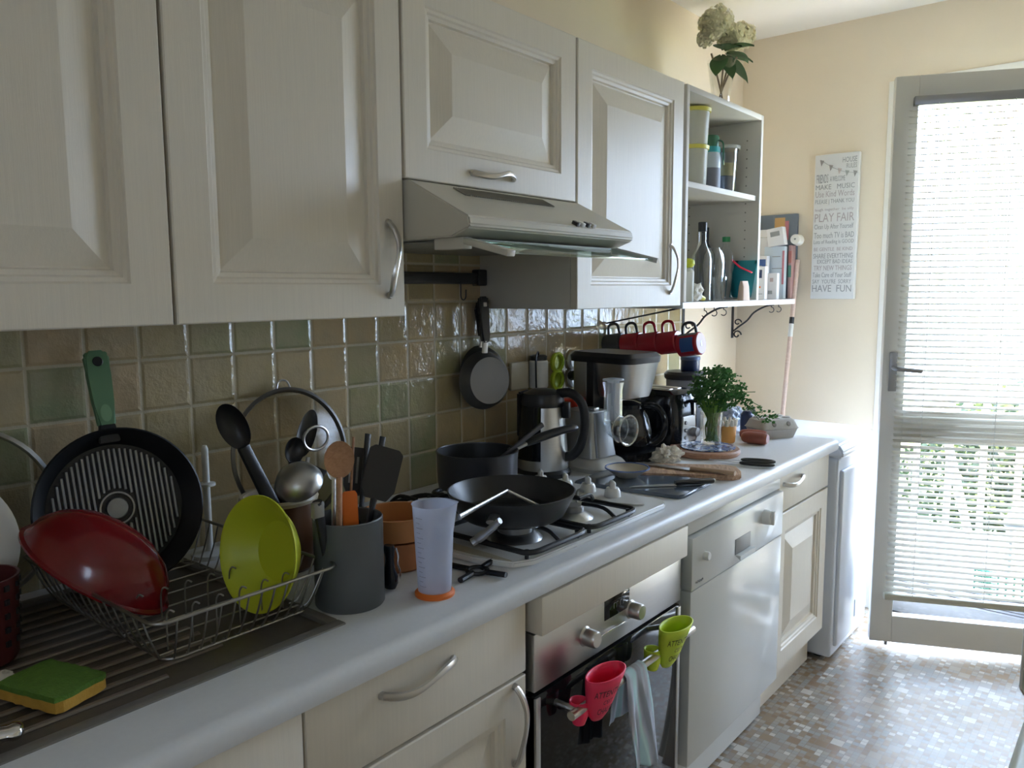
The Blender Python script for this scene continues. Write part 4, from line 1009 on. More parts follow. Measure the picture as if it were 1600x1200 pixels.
# coffee machine
t = thing('coffee_machine', 'steel and black filter coffee machine with glossy carafe', 'coffee machine', (.20, 2.10, Z), (0, 0, -.12))
bm = B(); loft(bm, [(0, 0.01, 0, .115, .085, .03), (.03, .01, 0, .115, .085, .03), (.034, .01, 0, .108, .08, .03)]); link('base', bm, 'blackgloss', t)
bm = B(); loft(bm, [(.03, -.075, 0, .032, .082, .012), (.30, -.075, 0, .032, .082, .012)]); link('water_tank', bm, 'steel', t)
bm = B(); loft(bm, [(.195, .035, 0, .060, .066, .03), (.21, .035, 0, .064, .070, .03), (.300, .040, 0, .078, .083, .034)]); link('filter_basket', bm, 'steel', t)
bm = B(); loft(bm, [(.300, -.003, 0, .122, .088, .034), (.318, -.003, 0, .124, .090, .034), (.330, -.003, 0, .112, .08, .03)]); link('lid', bm, 'black', t)
bm = B(); lathe(bm, [(0, .036), (.060, .036), (.074, .055), (.077, .09), (.066, .135), (.050, .160), (.052, .172), (.02, .182), (0, .183)], 44, (.045, 0, 0)); cr = link('carafe', bm, 'blackgloss', t)
bm = B(); tube(bm, smooth_path([(.085, .02, .165), (.13, .035, .165), (.155, .04, .13), (.15, .04, .085), (.125, .035, .058), (.108, .025, .056)], 5), .009, 10, flat=(1.3, .8), up=(0, 1, 0)); link('carafe_handle', bm, 'blackgloss', t)
bm = B(); box(bm, -.045, -.015, -.088, .05, .03, .31, .004); link('centre_column', bm, 'black', t)

# toaster
t = thing('toaster', 'black toaster with steel end and dial between coffee machine and herbs', 'toaster', (.185, 2.385, Z), (0, 0, -.1))
bm = B(); loft(bm, [(.012, 0, 0, .125, .075, .035), (.03, 0, 0, .130, .080, .035), (.14, 0, 0, .124, .078, .035), (.178, 0, 0, .115, .068, .035), (.190, 0, 0, .10, .055, .03)]); link('body', bm, 'blackgloss', t)
bm = B(); loft(bm, [(0, 0, 0, .118, .07, .03), (.014, 0, 0, .122, .074, .03)]); link('base', bm, 'black', t)
for yy in (-.025, .025):
    bm = B(); box(bm, -.075, .075, yy-.012, yy+.012, .187, .193, .003); link('bread_slot', bm, 'steel', t)
bm = B(); prism(bm, [(-.045, .02), (.045, .02), (.036, .105), (-.036, .105)], .008, Matrix(((0, 0, 1, .1235), (1, 0, 0, 0), (0, 1, 0, 0), (0, 0, 0, 1))), .002); fpn = link('front_plate', bm, 'steel', t)
for k in range(3):
    bm = B(); lathe(bm, [(0, .004), (.006, .004), (.007, 0)], 16, (.1315, -.02, .035+k*.025), RY(PI/2)); link('button', bm, 'alu', t).parent = fpn
bm = B(); lathe(bm, [(0, .02), (.014, .018), (.017, 0)], 24, (.1315, .025, .05), RY(PI/2)); link('browning_dial', bm, 'alu', t)
bm = B(); box(bm, .12, .155, .015, .045, .148, .158, .004); box(bm, .122, .13, .026, .034, .06, .155, .002); link('lever', bm, 'black', t)

# canister and jar
t = thing('storage_canister', 'grey canister with a wide dark lid behind the toaster', 'canister', (.12, 2.72, Z))
bm = B(); lathe(bm, [(0, 0), (.068, 0), (.070, .004), (.070, .185), (0, .185)], 44); link('canister', bm, mat('canister_grey', (.26, .28, .31), .4), t)
bm = B(); lathe(bm, [(.0, .186), (.074, .186), (.078, .192), (.078, .205), (.070, .214), (0, .215)], 44); link('lid', bm, 'black', t)
t = thing('blue_jar', 'small dark blue jar standing on the canister lid', 'jar', (.13, 2.74, Z+.2155))
bm = B(); lathe(bm, [(0, 0), (.033, 0), (.035, .003), (.035, .04), (0, .04)], 36); link('jar', bm, 'navy', t)
bm = B(); lathe(bm, [(0, .041), (.037, .041), (.037, .052), (.034, .054), (0, .054)], 36); link('lid', bm, mat('blue_lid', (.06, .10, .22), .4), t)

# herbs in a glass on the round board
t = thing('round_board', 'round wooden board lying under the herb vase', 'board', (.395, 2.32, Z))
bm = B(); lathe(bm, [(0, 0), (.108, 0), (.112, .005), (.112, .013), (.108, .018), (0, .018)], 56); link('board', bm, 'boardd', t)
mN = NT('blue_mosaic'); pz = mN.n('ShaderNodeTexCoord').outputs['Object']
vo = mN.n('ShaderNodeTexVoronoi', iVector=pz, iScale=90.0); cvo = mN.ramp(mN.n('ShaderNodeSeparateXYZ', i0=vo.outputs['Color']).outputs[0], [(0, (.05, .09, .28)), (.35, (.30, .38, .55)), (.6, (.09, .14, .36)), (.75, (.55, .58, .62))], True)
mN.bsdf(iBase_Color=cvo, iRoughness=.2)
t = thing('mosaic_coaster', 'blue patterned mosaic coaster on the round wooden board', 'coaster', (.40, 2.335, Z+.0182))
bm = B(); lathe(bm, [(0, 0), (.086, 0), (.087, .003), (0, .0035)], 48); link('coaster', bm, mN.m, t)
t = thing('herb_vase', 'bunch of parsley standing in a clear glass of water', 'herbs', (.392, 2.375, Z+.022))
bm = B(); lathe(bm, [(0, 0), (.031, 0), (.033, .004), (.036, .105), (.0375, .106), (.0345, .104), (.031, .008), (0, .006)], 40); link('glass', bm, 'vase', t)
bm = B()
for i in range(46):
    a = rnd.uniform(0, 2*PI); r = .025*math.sqrt(rnd.random()); b2 = rnd.uniform(0, 2*PI)
    tube(bm, smooth_path([(r*math.cos(a), r*math.sin(a), .010), (r*.8*math.cos(b2), r*.8*math.sin(b2), .06), (.028*math.cos(a+.6), .028*math.sin(a+.6), .11), (.05*math.cos(a+.6), .05*math.sin(a+.6), .15)], 2), .0022, 5)
stuff(link('stems', bm, 'stem', t))
bm = B()
def sprig(bm, p, s):
    for j in range(7):
        a = rnd.uniform(0, 2*PI); d = Vector((math.cos(a), math.sin(a), rnd.uniform(-.5, .8))).normalized(); q = p+d*s*.8
        n_ = d.orthogonal().normalized()*s*.45
        v = [bm.verts.new(p+d*s*.2), bm.verts.new(q+n_), bm.verts.new(q+d*s*.6), bm.verts.new(q-n_)]
        bm.faces.new(v)
for i in range(430):
    u_ = Vector((rnd.gauss(0, 1), rnd.gauss(0, 1), rnd.gauss(0, 1))).normalized()*rnd.random()**.35
    c = Vector((.012+u_.x*.088, .01+u_.y*.088, .178+u_.z*.075)); sprig(bm, c, rnd.uniform(.006, .012))
for i in range(30):
    k = i/30; sprig(bm, Vector((.05+.11*k+rnd.uniform(-.012, .012), .04+.10*k+rnd.uniform(-.015, .015), .16-.09*k+rnd.uniform(-.02, .02))), .010)
stuff(link('leaves', bm, 'herb', t, flat=True))
bm = B()
for i in range(9):
    a = rnd.uniform(-.4, 1.6); tube(bm, smooth_path([(.02*math.cos(a), .02*math.sin(a), .12), (.07*math.cos(a), .07*math.sin(a), .16), (.15*math.cos(a), .13*math.sin(a), .13+rnd.uniform(-.05, .05))], 3), .0012, 5)
link('outer_stems', bm, 'herb', t)

# boards, tray, bowl, knives, scissors, paper
t = thing('cutting_board', 'long wooden cutting board with dark grain in front of the round board', 'cutting board', (.50, 2.03, Z), (0, 0, -.75))
t.rotation_euler = (0, 0, math.atan2(.095, .16))
bm = B(); prism(bm, [(-.17, -.068), (.11, -.072), (.137, -.052), (.143, 0), (.137, .052), (.11, .072), (-.17, .068), (-.19, .04), (-.19, -.04)], .014, TR(-.01, 0, 0), .003); link('board', bm, 'boardw', t)
t = thing('bread_knife', 'bread knife with long pale wooden handle on the cutting board', 'knife', (.555, 2.015, Z+.0145), (0, 0, .08))
bm = B(); prism(bm, [(-.22, -.012), (-.05, -.016), (-.05, .012), (-.20, .012)], .002, TR(0, 0, .002)); link('blade', bm, 'steel', t)
bm = B(); tube(bm, [(-.05, -.002, .006), (.0, 0, .007), (.075, .002, .007)], [.010, .009, .010], 10, flat=(1, .7)); link('handle', bm, 'knifeh', t)
t = thing('glass_board', 'dark grey glass board in front of the slicer with bowl on it', 'tray', (.44, 1.845, Z), (0, 0, .06))
bm = B(); prism(bm, [(-.14, -.115), (.155, -.10), (.165, -.08), (.165, .09), (.15, .105), (-.14, .10)], .010, None, .003); link('board', bm, 'tray', t)
t = thing('small_bowl', 'shallow cream bowl with blue rim on the grey glass board', 'bowl', (.395, 1.85, Z+.0105))
bm = B(); lathe(bm, [(0, 0), (.026, 0), (.03, .003), (.060, .024), (.0605, .026), (.058, .025), (.028, .006), (0, .005)], 44); link('bowl', bm, mat('cream_glaze', (.62, .55, .45), .25), t)
bm = B(); lathe(bm, [(.0575, .025), (.0615, .0245), (.0615, .0275), (.0575, .0275), (.0575, .025)], 44); link('rim', bm, mat('blue_glaze', (.12, .17, .35), .25), t)
t = thing('kitchen_knife', 'black handled kitchen knife lying across the grey glass board', 'knife', (.575, 1.875, Z+.0115), (0, 0, math.atan2(.10, .09)))
bm = B(); prism(bm, [(-.17, -.004), (-.06, -.011), (-.045, -.011), (-.045, .009), (-.15, .007)], .002); link('blade', bm, 'steel', t)
bm = B(); tube(bm, [(-.045, 0, .006), (0, 0, .007), (.055, 0, .007), (.06, 0, .007)], [.008, .010, .010, .008], 10, flat=(1, .75)); h = link('handle', bm, 'black', t)
bm = B(); tube(bm, [(.058, 0, .007), (.064, 0, .007)], .008, 10, flat=(1, .75)); link('end_cap', bm, 'plast', t)
t = thing('scissors', 'kitchen scissors with black loop handles near the counter edge', 'scissors', (.60, 2.25, Z+.004), (0, 0, .3))
for s_ in (1, -1):
    bm = B(); tube(bm, [(-.0+.046*math.cos(2*PI*i/20), s_*.018+.015*math.sin(2*PI*i/20), .004+(.002 if s_ > 0 else 0)) for i in range(20)], .0045, 8, True); link('handle', bm, 'black', t)
    bm = B(); prism(bm, [(-.035, s_*.012), (-.06, s_*.006), (-.14, -s_*.008), (-.06, s_*.014-.002)], .0015, TR(0, 0, .002+(s_ > 0)*.002)); link('blade', bm, 'steel', t)
t = thing('crumpled_paper', 'crumpled off-white paper beside the round board', 'paper', (.372, 2.115, Z+.0))
bm = B(); bmesh.ops.create_icosphere(bm, subdivisions=4, radius=.036)
from mathutils import noise as mno
for v in bm.verts:
    n_ = mno.noise(v.co*60)*.55+mno.noise(v.co*140+Vector((3, 1, 2)))*.3; v.co *= 1+n_; v.co.z = max(v.co.z*.8+.022, .0); v.co.y *= 1.3
link('paper', bm, cloudy('thin_paper', (.82, .77, .68), 1.0, .8), t, flat=True)
t = thing('orange_pot', 'small orange pot with frilly top beside the herb glass', 'pot', (.372, 2.53, Z))
bm = B(); lathe(bm, [(0, 0), (.028, 0), (.032, .004), (.036, .06), (.033, .066), (0, .066)], 32); link('pot', bm, mat('pale_orange', (.72, .36, .10), .5), t)
bm = B()
for i in range(12): a = i*PI/6; tube(bm, [(.03*math.cos(a), .03*math.sin(a), .062), (.036*math.cos(a), .036*math.sin(a), .082)], [.010, .004], 7)
link('frill', bm, 'cream', t)
for i, (x, y, r, L, rot, lab) in enumerate(((.425, 2.635, .018, .045, .3, 'reddish brown sweet potato lying at the back before the egg carton'), (.462, 2.56, .021, .045, .1, 'reddish brown sweet potato with its cut end towards the room'))):
    t = thing('sweet_potato', lab, 'vegetable', (x, y, Z+r), (0, 0, rot))
    bm = B(); tube(bm, smooth_path([(-L, 0, 0), (-L*.5, .002, .0), (L*.3, 0, 0), (L, -.002, 0)], 5), [r*k for k in (.35, .6, .75, .85, .9, .95, 1, 1, 1, 1, 1, 1, .97, .92, .85, .7)], 16); link('sweet_potato', bm, 'sausage', t)
# egg carton
t = thing('egg_carton', 'closed grey pulp egg carton near the end of the worktop', 'egg carton', (.452, 2.735, Z), (0, 0, 1.02))
bm = B(); loft(bm, [(0, 0, 0, .062, .048, .012), (.032, 0, 0, .074, .056, .014), (.034, 0, 0, .078, .060, .014)]); link('tray', bm, 'egg', t)
bm = B(); loft(bm, [(.035, 0, 0, .078, .060, .014), (.038, 0, 0, .075, .057, .014), (.062, 0, 0, .066, .048, .016), (.068, 0, 0, .056, .040, .014)])
for x in (-.045, 0, .045):
    for y in (-.02, .02): lathe(bm, [(.018, .062), (.014, .071), (0, .074)], 16, (x, y, 0))
ld = link('lid', bm, 'egg', t)
for x in (-.03, .03):
    bm = B(); lathe(bm, [(.0, .002), (.007, .002), (.009, 0)], 16, (x, -.0535, .052), frame((0, 0, 0), (0, -1, .4))); link('closing_hole', bm, 'grille', t).parent = ld
t = thing('dark_blue_bottle', 'dark blue bottle with grey cap lying behind the egg carton', 'bottle', (.348, 2.765, Z))
bm = B(); lathe(bm, [(0, 0), (.022, 0), (.024, .004), (.024, .065), (.014, .078), (0, .078)], 28); link('bottle', bm, 'navy', t)
bm = B(); tube(bm, [(0, 0, .076), (.022, .012, .088)], .011, 12); link('cap', bm, 'alu', t)
t = thing('grey_pouch', 'crumpled blue-grey plastic pouch between herbs and egg carton', 'pouch', (.265, 2.80, Z))
bm = B(); bmesh.ops.create_icosphere(bm, subdivisions=4, radius=.055)
for v in bm.verts:
    n_ = mno.noise(v.co*28)*.35+mno.noise(v.co*70+Vector((3, 1, 2)))*.18; v.co *= 1+n_; v.co.z = max(v.co.z*.75+.045, .0)
link('pouch', bm, mat('blue_grey_pouch', (.36, .42, .50), .3), t, flat=True)
# ---------------------------------------------------------------- mugs hanging in a row from a rod
t = thing('mug_rod', 'thin black rod under the shelf that the mugs hang from', 'rod', (0, 2.35, 1.24))
bm = B(); tube(bm, [(.004, 2.35, 1.222), (.30, 2.35, 1.280)], .0028, 8); wpart('rod', bm, 'black_iron', t)
def mug(x, zc, lab, m, hm, L=.066):
    t = thing('mug', lab, 'mug', (x, 2.35, zc), group='mugs hanging by their handles')
    t.matrix_world = frame((x, 2.35, zc), (-.985, 0, -.15), (0, 1, 0))
    r = .037                         # local z = from base to mouth, towards the wall; base faces the room
    bm = B(); lathe(bm, [(0, 0), (r-.003, 0), (r, .004), (r, L), (r-.003, L+.001), (r-.0035, .006), (0, .005)], 40); b_ = link('mug_body', bm, m, t)
    up = t.matrix_world.to_3x3().inverted() @ Vector((0, 0, 1)); up.z = 0; up.normalize()
    bm = B(); tube(bm, smooth_path([up*(r-.002)+Vector((0, 0, .012)), up*(r+.026)+Vector((0, 0, .016)), up*(r+.034)+Vector((0, 0, L*.5)), up*(r+.026)+Vector((0, 0, L*.78)), up*(r-.002)+Vector((0, 0, L*.84))], 5), .0048, 10); link('handle', bm, hm, t)
    return t, b_
mug(.075, 1.156, 'charcoal mug hanging closest to the tiles in the mug row', 'greymug', 'greymug')
mug(.145, 1.160, 'red mug next to the charcoal mug in the hanging row', 'redmug', 'black')
mug(.215, 1.164, 'red mug in the middle of the hanging row', 'redmug', 'redmug')
mug(.284, 1.169, 'red mug directly behind the blue-printed mug in the row', 'redmug', 'redmug')
t, b_ = mug(.362, 1.166, 'front hanging mug, red with blue print, dark band and white base', 'redmug', 'greymug', .072)
bm = B(); lathe(bm, [(.0373, .012), (.0373, .058)], 20, arc=(PI*.80, PI*1.22)); link('blue_print', bm, 'blue', t)
bm = B(); lathe(bm, [(.0374, .004), (.0374, .070)], 20, arc=(PI*1.3, PI*1.78)); link('dark_band', bm, 'greymug', t)
bm = B(); lathe(bm, [(0, -.0006), (.032, -.0006), (.033, .001)], 32); bs = link('base_disc', bm, mat('pinkish_white', (.50, .28, .29), .4), t)
bm = B(); box(bm, -.006, .006, -.009, .009, -.0012, -.0006); link('base_mark', bm, 'plast', t).parent = bs

# ---------------------------------------------------------------- things on the shelves
ZM = 1.673; ZL = 1.2965
def tub(lab, x, y, z, r0, r1, h, m='milky', lid='yellow', sc=1):
    t = thing('storage_tub', lab, 'tub', (x, y, z), group='plastic tubs on the upper shelf')
    bm = B(); lathe(bm, [(0, 0), (r0, 0), (r0+.002, .003), (r1, h), (r1-.002, h), (r0, .005), (0, .004)], 36); link('tub', bm, m, t)
    bm = B(); lathe(bm, [(0, h+.001), (r1+.004, h+.001), (r1+.005, h+.012), (r1+.001, h+.014), (0, h+.012)], 36); link('lid', bm, lid, t); return t
tub('milky tub with yellow lid, lower of the two stacked', .245, 2.50, ZM, .042, .048, .125)
tub('milky tub with yellow lid, upper of the two stacked', .245, 2.50, ZM+.140, .044, .052, .105)
t = tub('tall clear tub with white lid and yellow and blue contents', .225, 2.79, ZM, .040, .050, .165, 'clear', 'milky')
bm = B(); lathe(bm, [(0, .006), (.038, .006), (.041, .07), (0, .07)], 32); link('blue_contents', bm, mat('dark_blue_contents', (.06, .10, .17), .6), t)
bm = B(); lathe(bm, [(0, .071), (.041, .071), (.044, .115), (0, .115)], 32); link('yellow_contents', bm, mat('pale_yellow_contents', (.55, .48, .20), .7), t)
t = thing('water_flask', 'clear bottle with teal neck and dark green screw lid', 'bottle', (.225, 2.665, ZM))
bm = B(); lathe(bm, [(0, 0), (.036, 0), (.039, .004), (.040, .12), (.034, .140), (0, .14)], 36); link('bottle', bm, mat('pale_blue_flask', (.55, .62, .72), .25), t)
bm = B(); lathe(bm, [(.034, .138), (.037, .142), (.036, .158), (0, .158)], 36); link('neck_ring', bm, mat('teal_plastic', (.05, .38, .45), .3), t)
bm = B(); lathe(bm, [(0, .159), (.031, .159), (.032, .192), (.029, .197), (0, .197)], 30); tube(bm, smooth_path([(.03, 0, .18), (.045, .01, .17), (.046, .012, .12), (.04, .03, .10)], 4), .003, 6); link('lid', bm, mat('dark_green_lid', (.03, .14, .08), .3), t)
bm = B(); lathe(bm, [(.0405, .004), (.0405, .085)], 16, arc=(-PI*.65, PI*.05)); link('dark_band', bm, mat('slate_label', (.18, .19, .24), .5), t)
# lower shelf inside the unit
t = thing('glass_bottle', 'tall clear glass bottle with black cap in front on the lower shelf', 'bottle', (.215, 2.645, ZL))
bm = B(); lathe(bm, [(0, 0), (.033, 0), (.036, .004), (.036, .145), (.033, .165), (.018, .195), (.0135, .21), (.0135, .245)], 40); link('bottle', bm, 'vase', t)
bm = B(); lathe(bm, [(0, .244), (.0155, .244), (.0155, .275), (.014, .277), (0, .277)], 28); link('cap', bm, 'black', t)
t = thing('wine_bottle', 'dark neck of a tall bottle standing at the back of the lower shelf', 'bottle', (.150, 2.80, ZL))
bm = B(); lathe(bm, [(0, 0), (.036, 0), (.037, .004), (.037, .17), (.014, .21), (.014, .27), (0, .27)], 32); link('bottle', bm, mat('dark_glass', (.05, .06, .07), .2), t)
t = thing('wine_bottle', 'dark bottle neck beside the side panel at the back of the lower shelf', 'bottle', (.09, 2.36, ZL))
bm = B(); lathe(bm, [(0, 0), (.036, 0), (.037, .004), (.037, .17), (.014, .21), (.014, .29), (0, .29)], 32); link('bottle', bm, mat('dark_glass', (.05, .06, .07), .2), t)
t = thing('glass_jug', 'tall clear ribbed glass behind the capped bottle', 'glass', (.225, 2.725, ZL))
bm = B(); lathe(bm, [(0, 0), (.030, 0), (.033, .004), (.040, .13), (.036, .165), (.022, .19), (.020, .19), (.038, .13), (.030, .007), (0, .006)], 36); link('glass', bm, 'clear', t)
t = thing('plastic_bottle', 'clear plastic bottle with green cap on the lower shelf', 'bottle', (.232, 2.805, ZL))
bm = B(); lathe(bm, [(0, 0), (.028, 0), (.032, .008), (.030, .03), (.032, .05), (.029, .07), (.032, .09), (.029, .11), (.032, .13), (.032, .16), (.012, .20), (.012, .215)], 36); link('bottle', bm, 'clear', t)
bm = B(); lathe(bm, [(0, .214), (.0145, .214), (.0145, .232), (0, .233)], 24); link('cap', bm, mat('green_cap', (.04, .30, .12), .4), t)
t = thing('drinking_glass', 'short clear tumbler in front of the green-capped bottle', 'glass', (.262-.02, 2.735, ZL))
bm = B(); lathe(bm, [(0, 0), (.022, 0), (.028, .085), (.0265, .085), (.021, .005), (0, .005)], 30); link('tumbler', bm, 'clear', t)
t = thing('bottle_stopper', 'lime green round stopper on a thin stem beside the side panel', 'stopper', (.24, 2.49, ZL))
bm = B(); lathe(bm, [(0, .0), (.020, .0), (.021, .10), (.012, .112), (0, .113)], 20); link('stem_tube', bm, 'milky', t)
bm = B(); lathe(bm, [(0, .113), (.016, .116), (.023, .126), (.021, .138), (.010, .145), (0, .146)], 24); link('stopper', bm, 'lime', t)
t = thing('tissue', 'crumpled white tissue with yellow tip at the front of the lower shelf', 'tissue', (.245, 2.535, ZL))
bm = B(); bmesh.ops.create_icosphere(bm, subdivisions=3, radius=.03)
for v in bm.verts: n_ = mno.noise(v.co*60)*.5; v.co *= 1+n_; v.co.z = max(v.co.z+.03, 0)
link('tissue', bm, 'cream', t, flat=True)
bm = B(); tube(bm, [(.0, .01, .02), (.01, .05, .008)], [.012, .008], 8); link('tip', bm, 'yellow', t)
# stacked papers and packets at the corner end
def flatbox(name, lab, x0, x1, y0, y1, z0, z1, m, cat='box', rz=0, group=None, prints=()):
    c = Vector(((x0+x1)/2, (y0+y1)/2, z0)); t = thing(name, lab, cat, c, (0, 0, rz), group)
    bm = B(); box(bm, x0-c.x, x1-c.x, y0-c.y, y1-c.y, 0, z1-z0, .0015); link('packet', bm, m, t)
    for (nm, a, b2, c2, d2, mm) in prints:      # on the +x face: y range, z range
        bm = B(); box(bm, x1-c.x, x1-c.x+.0008, a, b2, c2, d2); link(nm, bm, mm, t)
    return t
pw = mat('packet_white', (.72, .71, .72), .6); pb = mat('packet_pale_blue', (.58, .66, .74), .6)
def packet(name, lab, x0, x1, y0, y1, z1, m, cat, prints=()):
    """upright packet on the board whose printed face looks along -y; prints give x range and height range on it"""
    t = thing(name, lab, cat, ((x0+x1)/2, (y0+y1)/2, ZL))
    bm = B(); box(bm, x0, x1, y0, y1, ZL, z1, .0015); wpart('packet', bm, m, t)
    for nm, a, b2, c2, d2, mm in prints:
        bm = B(); box(bm, a, b2, y0-.0008, y0, ZL+c2, ZL+d2); wpart(nm, bm, mm, t)
    return t
packet('picture_calendar', 'dark grey board with orange picture at the back in the corner', .09, .268, 3.428, 3.444, 1.655, mat('slate_board', (.16, .19, .23), .6), 'calendar', (('picture', .17, .215, .26, .345, mat('orange_print', (.60, .36, .14), .6)), ('pink_print', .215, .232, .25, .33, mat('pink_print', (.55, .20, .24), .6))))
packet('envelope_stack', 'tall white stack of papers beside the shelf unit side panel', .08, .178, 3.375, 3.40, 1.59, pw, 'papers', (('print_line', .13, .16, .26, .262, 'ink'), ('blue_mark', .12, .14, .17, .178, 'navy')))
packet('white_packet', 'pale blue-white packet with thin grey print lines on the shelf', .165, .252, 3.335, 3.365, 1.515, pb, 'packet', (('print_line', .20, .235, .175, .178, 'ink'), ('print_line', .20, .245, .125, .128, 'ink'), ('red_edge', .243, .252, .06, .20, mat('pink_print', (.55, .20, .24), .6))))
packet('white_packet', 'white packet with a dark blue printed square beside the shelf side', .10, .195, 3.29, 3.32, 1.475, pw, 'packet', (('blue_square', .11, .190, .105, .165, 'blue'), ('print_line', .13, .175, .135, .139, 'plast'), ('print_line', .13, .17, .120, .124, 'plast')))
packet('spotted_packet', 'low white packet with pink and grey square marks at the shelf end', .185, .262, 3.235, 3.262, 1.402, pw, 'packet', (('mark', .20, .217, .075, .085, 'ink'), ('mark', .232, .246, .070, .086, 'inkpink'), ('mark', .195, .212, .048, .056, 'yellow'), ('mark', .225, .243, .020, .034, 'ink')))
packet('tablet_packet', 'narrow white packet with blue square and orange dots on the shelf', .195, .245, 3.15, 3.178, 1.428, pw, 'packet', (('blue_square', .200, .232, .085, .118, 'navy'), ('dot', .222, .228, .045, .052, 'orange'), ('dot', .210, .216, .062, .070, 'redsil'), ('print_line', .200, .236, .020, .0225, 'ink')))
packet('paperback_book', 'thin book with red and green spine at the very end of the shelf', .253, .268, 3.375, 3.42, 1.52, mat('mixed_spine', (.45, .28, .27), .6), 'book', (('green_band', .2535, .2675, .09, .14, mat('green_band', (.10, .25, .20), .6)), ('red_band', .2535, .2675, .15, .20, mat('red_band', (.50, .18, .15), .6))))
t = thing('snack_bag', 'teal and red crinkled snack bag leaning by the side panel', 'bag', (.292, 2.822, ZL), (0, 0, -PI/2))
bm = B()
gr = [[None]*7 for _ in range(7)]
for i in range(7):
    for j in range(7):
        u_, v_ = i/6, j/6; th = .018*math.sin(PI*u_)*math.sin(PI*v_)
        gr[i][j] = (Vector((.0+th+mno.noise(Vector((u_*4, v_*4, 1)))*.008, (u_-.5)*.085-.01+.02*v_, .01+v_*.135)), Vector((-.0-th*.6-.004, (u_-.5)*.085-.01+.02*v_, .01+v_*.135)))
for s_ in (0, 1):
    vs = [[bm.verts.new(gr[i][j][s_]) for j in range(7)] for i in range(7)]
    for i in range(6):
        for j in range(6): bm.faces.new((vs[i][j], vs[i+1][j], vs[i+1][j+1], vs[i][j+1]))
bmesh.ops.remove_doubles(bm, verts=bm.verts, dist=.0045)
link('bag', bm, 'teal', t)
bm = B(); tube(bm, [(.018, -.035, .148), (.026, .0, .12), (.024, .045, .10)], [.006, .008, .006], 6, flat=(1, .4)); link('red_stripe', bm, 'redsil', t)
t = thing('beige_pouch', 'beige paper pouch under the teal snack bag', 'pouch', (.318, 2.775, ZL))
bm = B(); loft(bm, [(0, 0, 0, .012, .035, .010), (.05, 0, 0, .010, .03, .01), (.07, 0, 0, .004, .026, .003)]); link('pouch', bm, mat('beige_pouch', (.55, .42, .33), .7), t)
t = thing('white_carton', 'tilted open white carton wedged on top of the packets', 'carton', (.222, 3.345, 1.517))
bm = B(); box(bm, -.035, .035, -.025, .012, .0, .075, .002, mx=RY(-.16)); link('carton', bm, pw, t)
bm = B(); box(bm, -.02, .02, -.0258, -.025, .04, .06, 0, mx=RY(-.16)); link('print', bm, 'ink', t)
t = thing('tape_roll', 'pale roll sticking out past the corner end of the packets', 'roll', (.285, 3.40, 1.515))
bm = B(); lathe(bm, [(.004, 0), (.024, 0), (.020, .04), (.004, .042), (.004, 0)], 30, (0, 0, .026), RX(PI/2.1)); link('roll', bm, 'cream', t)

# vase of hydrangeas on the shelf unit
t = thing('flower_vase', 'cream hydrangeas with dark leaves in a tall clear vase on the shelf unit', 'flowers', (.20, 2.80, ZT+.001))
bm = B(); lathe(bm, [(0, 0), (.026, 0), (.028, .006), (.036, .09), (.052, .20), (.050, .20), (.034, .09), (.026, .01), (0, .009)], 40); link('vase', bm, 'vase', t)
bm = B()
for k, (a, b_) in enumerate((((-.012, -.02), (.02, .03)), ((.012, -.005), (-.02, -.045)), ((.0, .018), (.01, .0)), ((-.018, .01), (.03, .06)))):
    tube(bm, smooth_path([(a[0], a[1], .012), (0, 0, .09), (b_[0], b_[1], .22)], 5), .0035, 7)
link('stems', bm, wood('woody_stem', (.20, .14, .09), (.30, .22, .14)), t)
def flower_head(c, r):
    bm = B()
    for i in range(110):
        d = Vector((rnd.gauss(0, 1), rnd.gauss(0, 1), rnd.gauss(0, 1)*.9+.15)).normalized(); p = Vector(c)+d*r*rnd.uniform(.8, 1.05)
        T = frame(p, d+Vector((rnd.uniform(-.4, .4), rnd.uniform(-.4, .4), rnd.uniform(-.4, .4))), d.orthogonal())
        ctr = bm.verts.new(p); s = rnd.uniform(.012, .017)
        for q in range(4):
            a = q*PI/2; v = [bm.verts.new(T @ Vector((s*math.cos(a+w), s*math.sin(a+w), .002))) for w in (-.55, 0, .55)]
            bm.faces.new((ctr, *v))
    bmesh.ops.create_icosphere(bm, subdivisions=2, radius=r*.62, matrix=TR(*c))
    return link('flower_head', bm, 'petal', t, flat=True)
for c, r in (((0, -.055, .315), .058), ((.0, .075, .30), .050), ((.0, .165, .325), .046), ((.02, -.115, .275), .030), ((-.02, .03, .33), .035), ((.02, -.135, .30), .026), ((0, -.14, .245), .022), ((.03, .0, .265), .03)): flower_head(c, r)
for d, L in (((.3, .9, .1), .12), ((.5, .75, -.55), .11), ((.2, -.75, -.55), .12), ((.6, -.4, -.8), .09), ((.6, .1, .2), .10), ((.4, -.9, .25), .09), ((.7, .2, -.1), .09), ((.1, .4, .3), .10), ((.5,-.3,.1),.10)):
    bm = B(); d = Vector(d).normalized(); s = Vector((0, 0, 1)).cross(d).normalized(); n_ = s.cross(d)
    o = Vector((0, 0, .225)); rows = []
    for i in range(9):
        k = i/8; w = .036*math.sin(PI*min(1, k*.98+.02))**.8*(1-.25*k); c = o+d*(.02+L*k)+Vector((0, 0, -.03*k*k))
        rows.append([bm.verts.new(c-s*w+Vector((0, 0, .006))), bm.verts.new(c), bm.verts.new(c+s*w+Vector((0, 0, .006)))])
    for a, b_ in zip(rows, rows[1:]):
        for i in (0, 1): bm.faces.new((a[i], a[i+1], b_[i+1], b_[i]))
    link('leaf', bm, 'leaf', t)

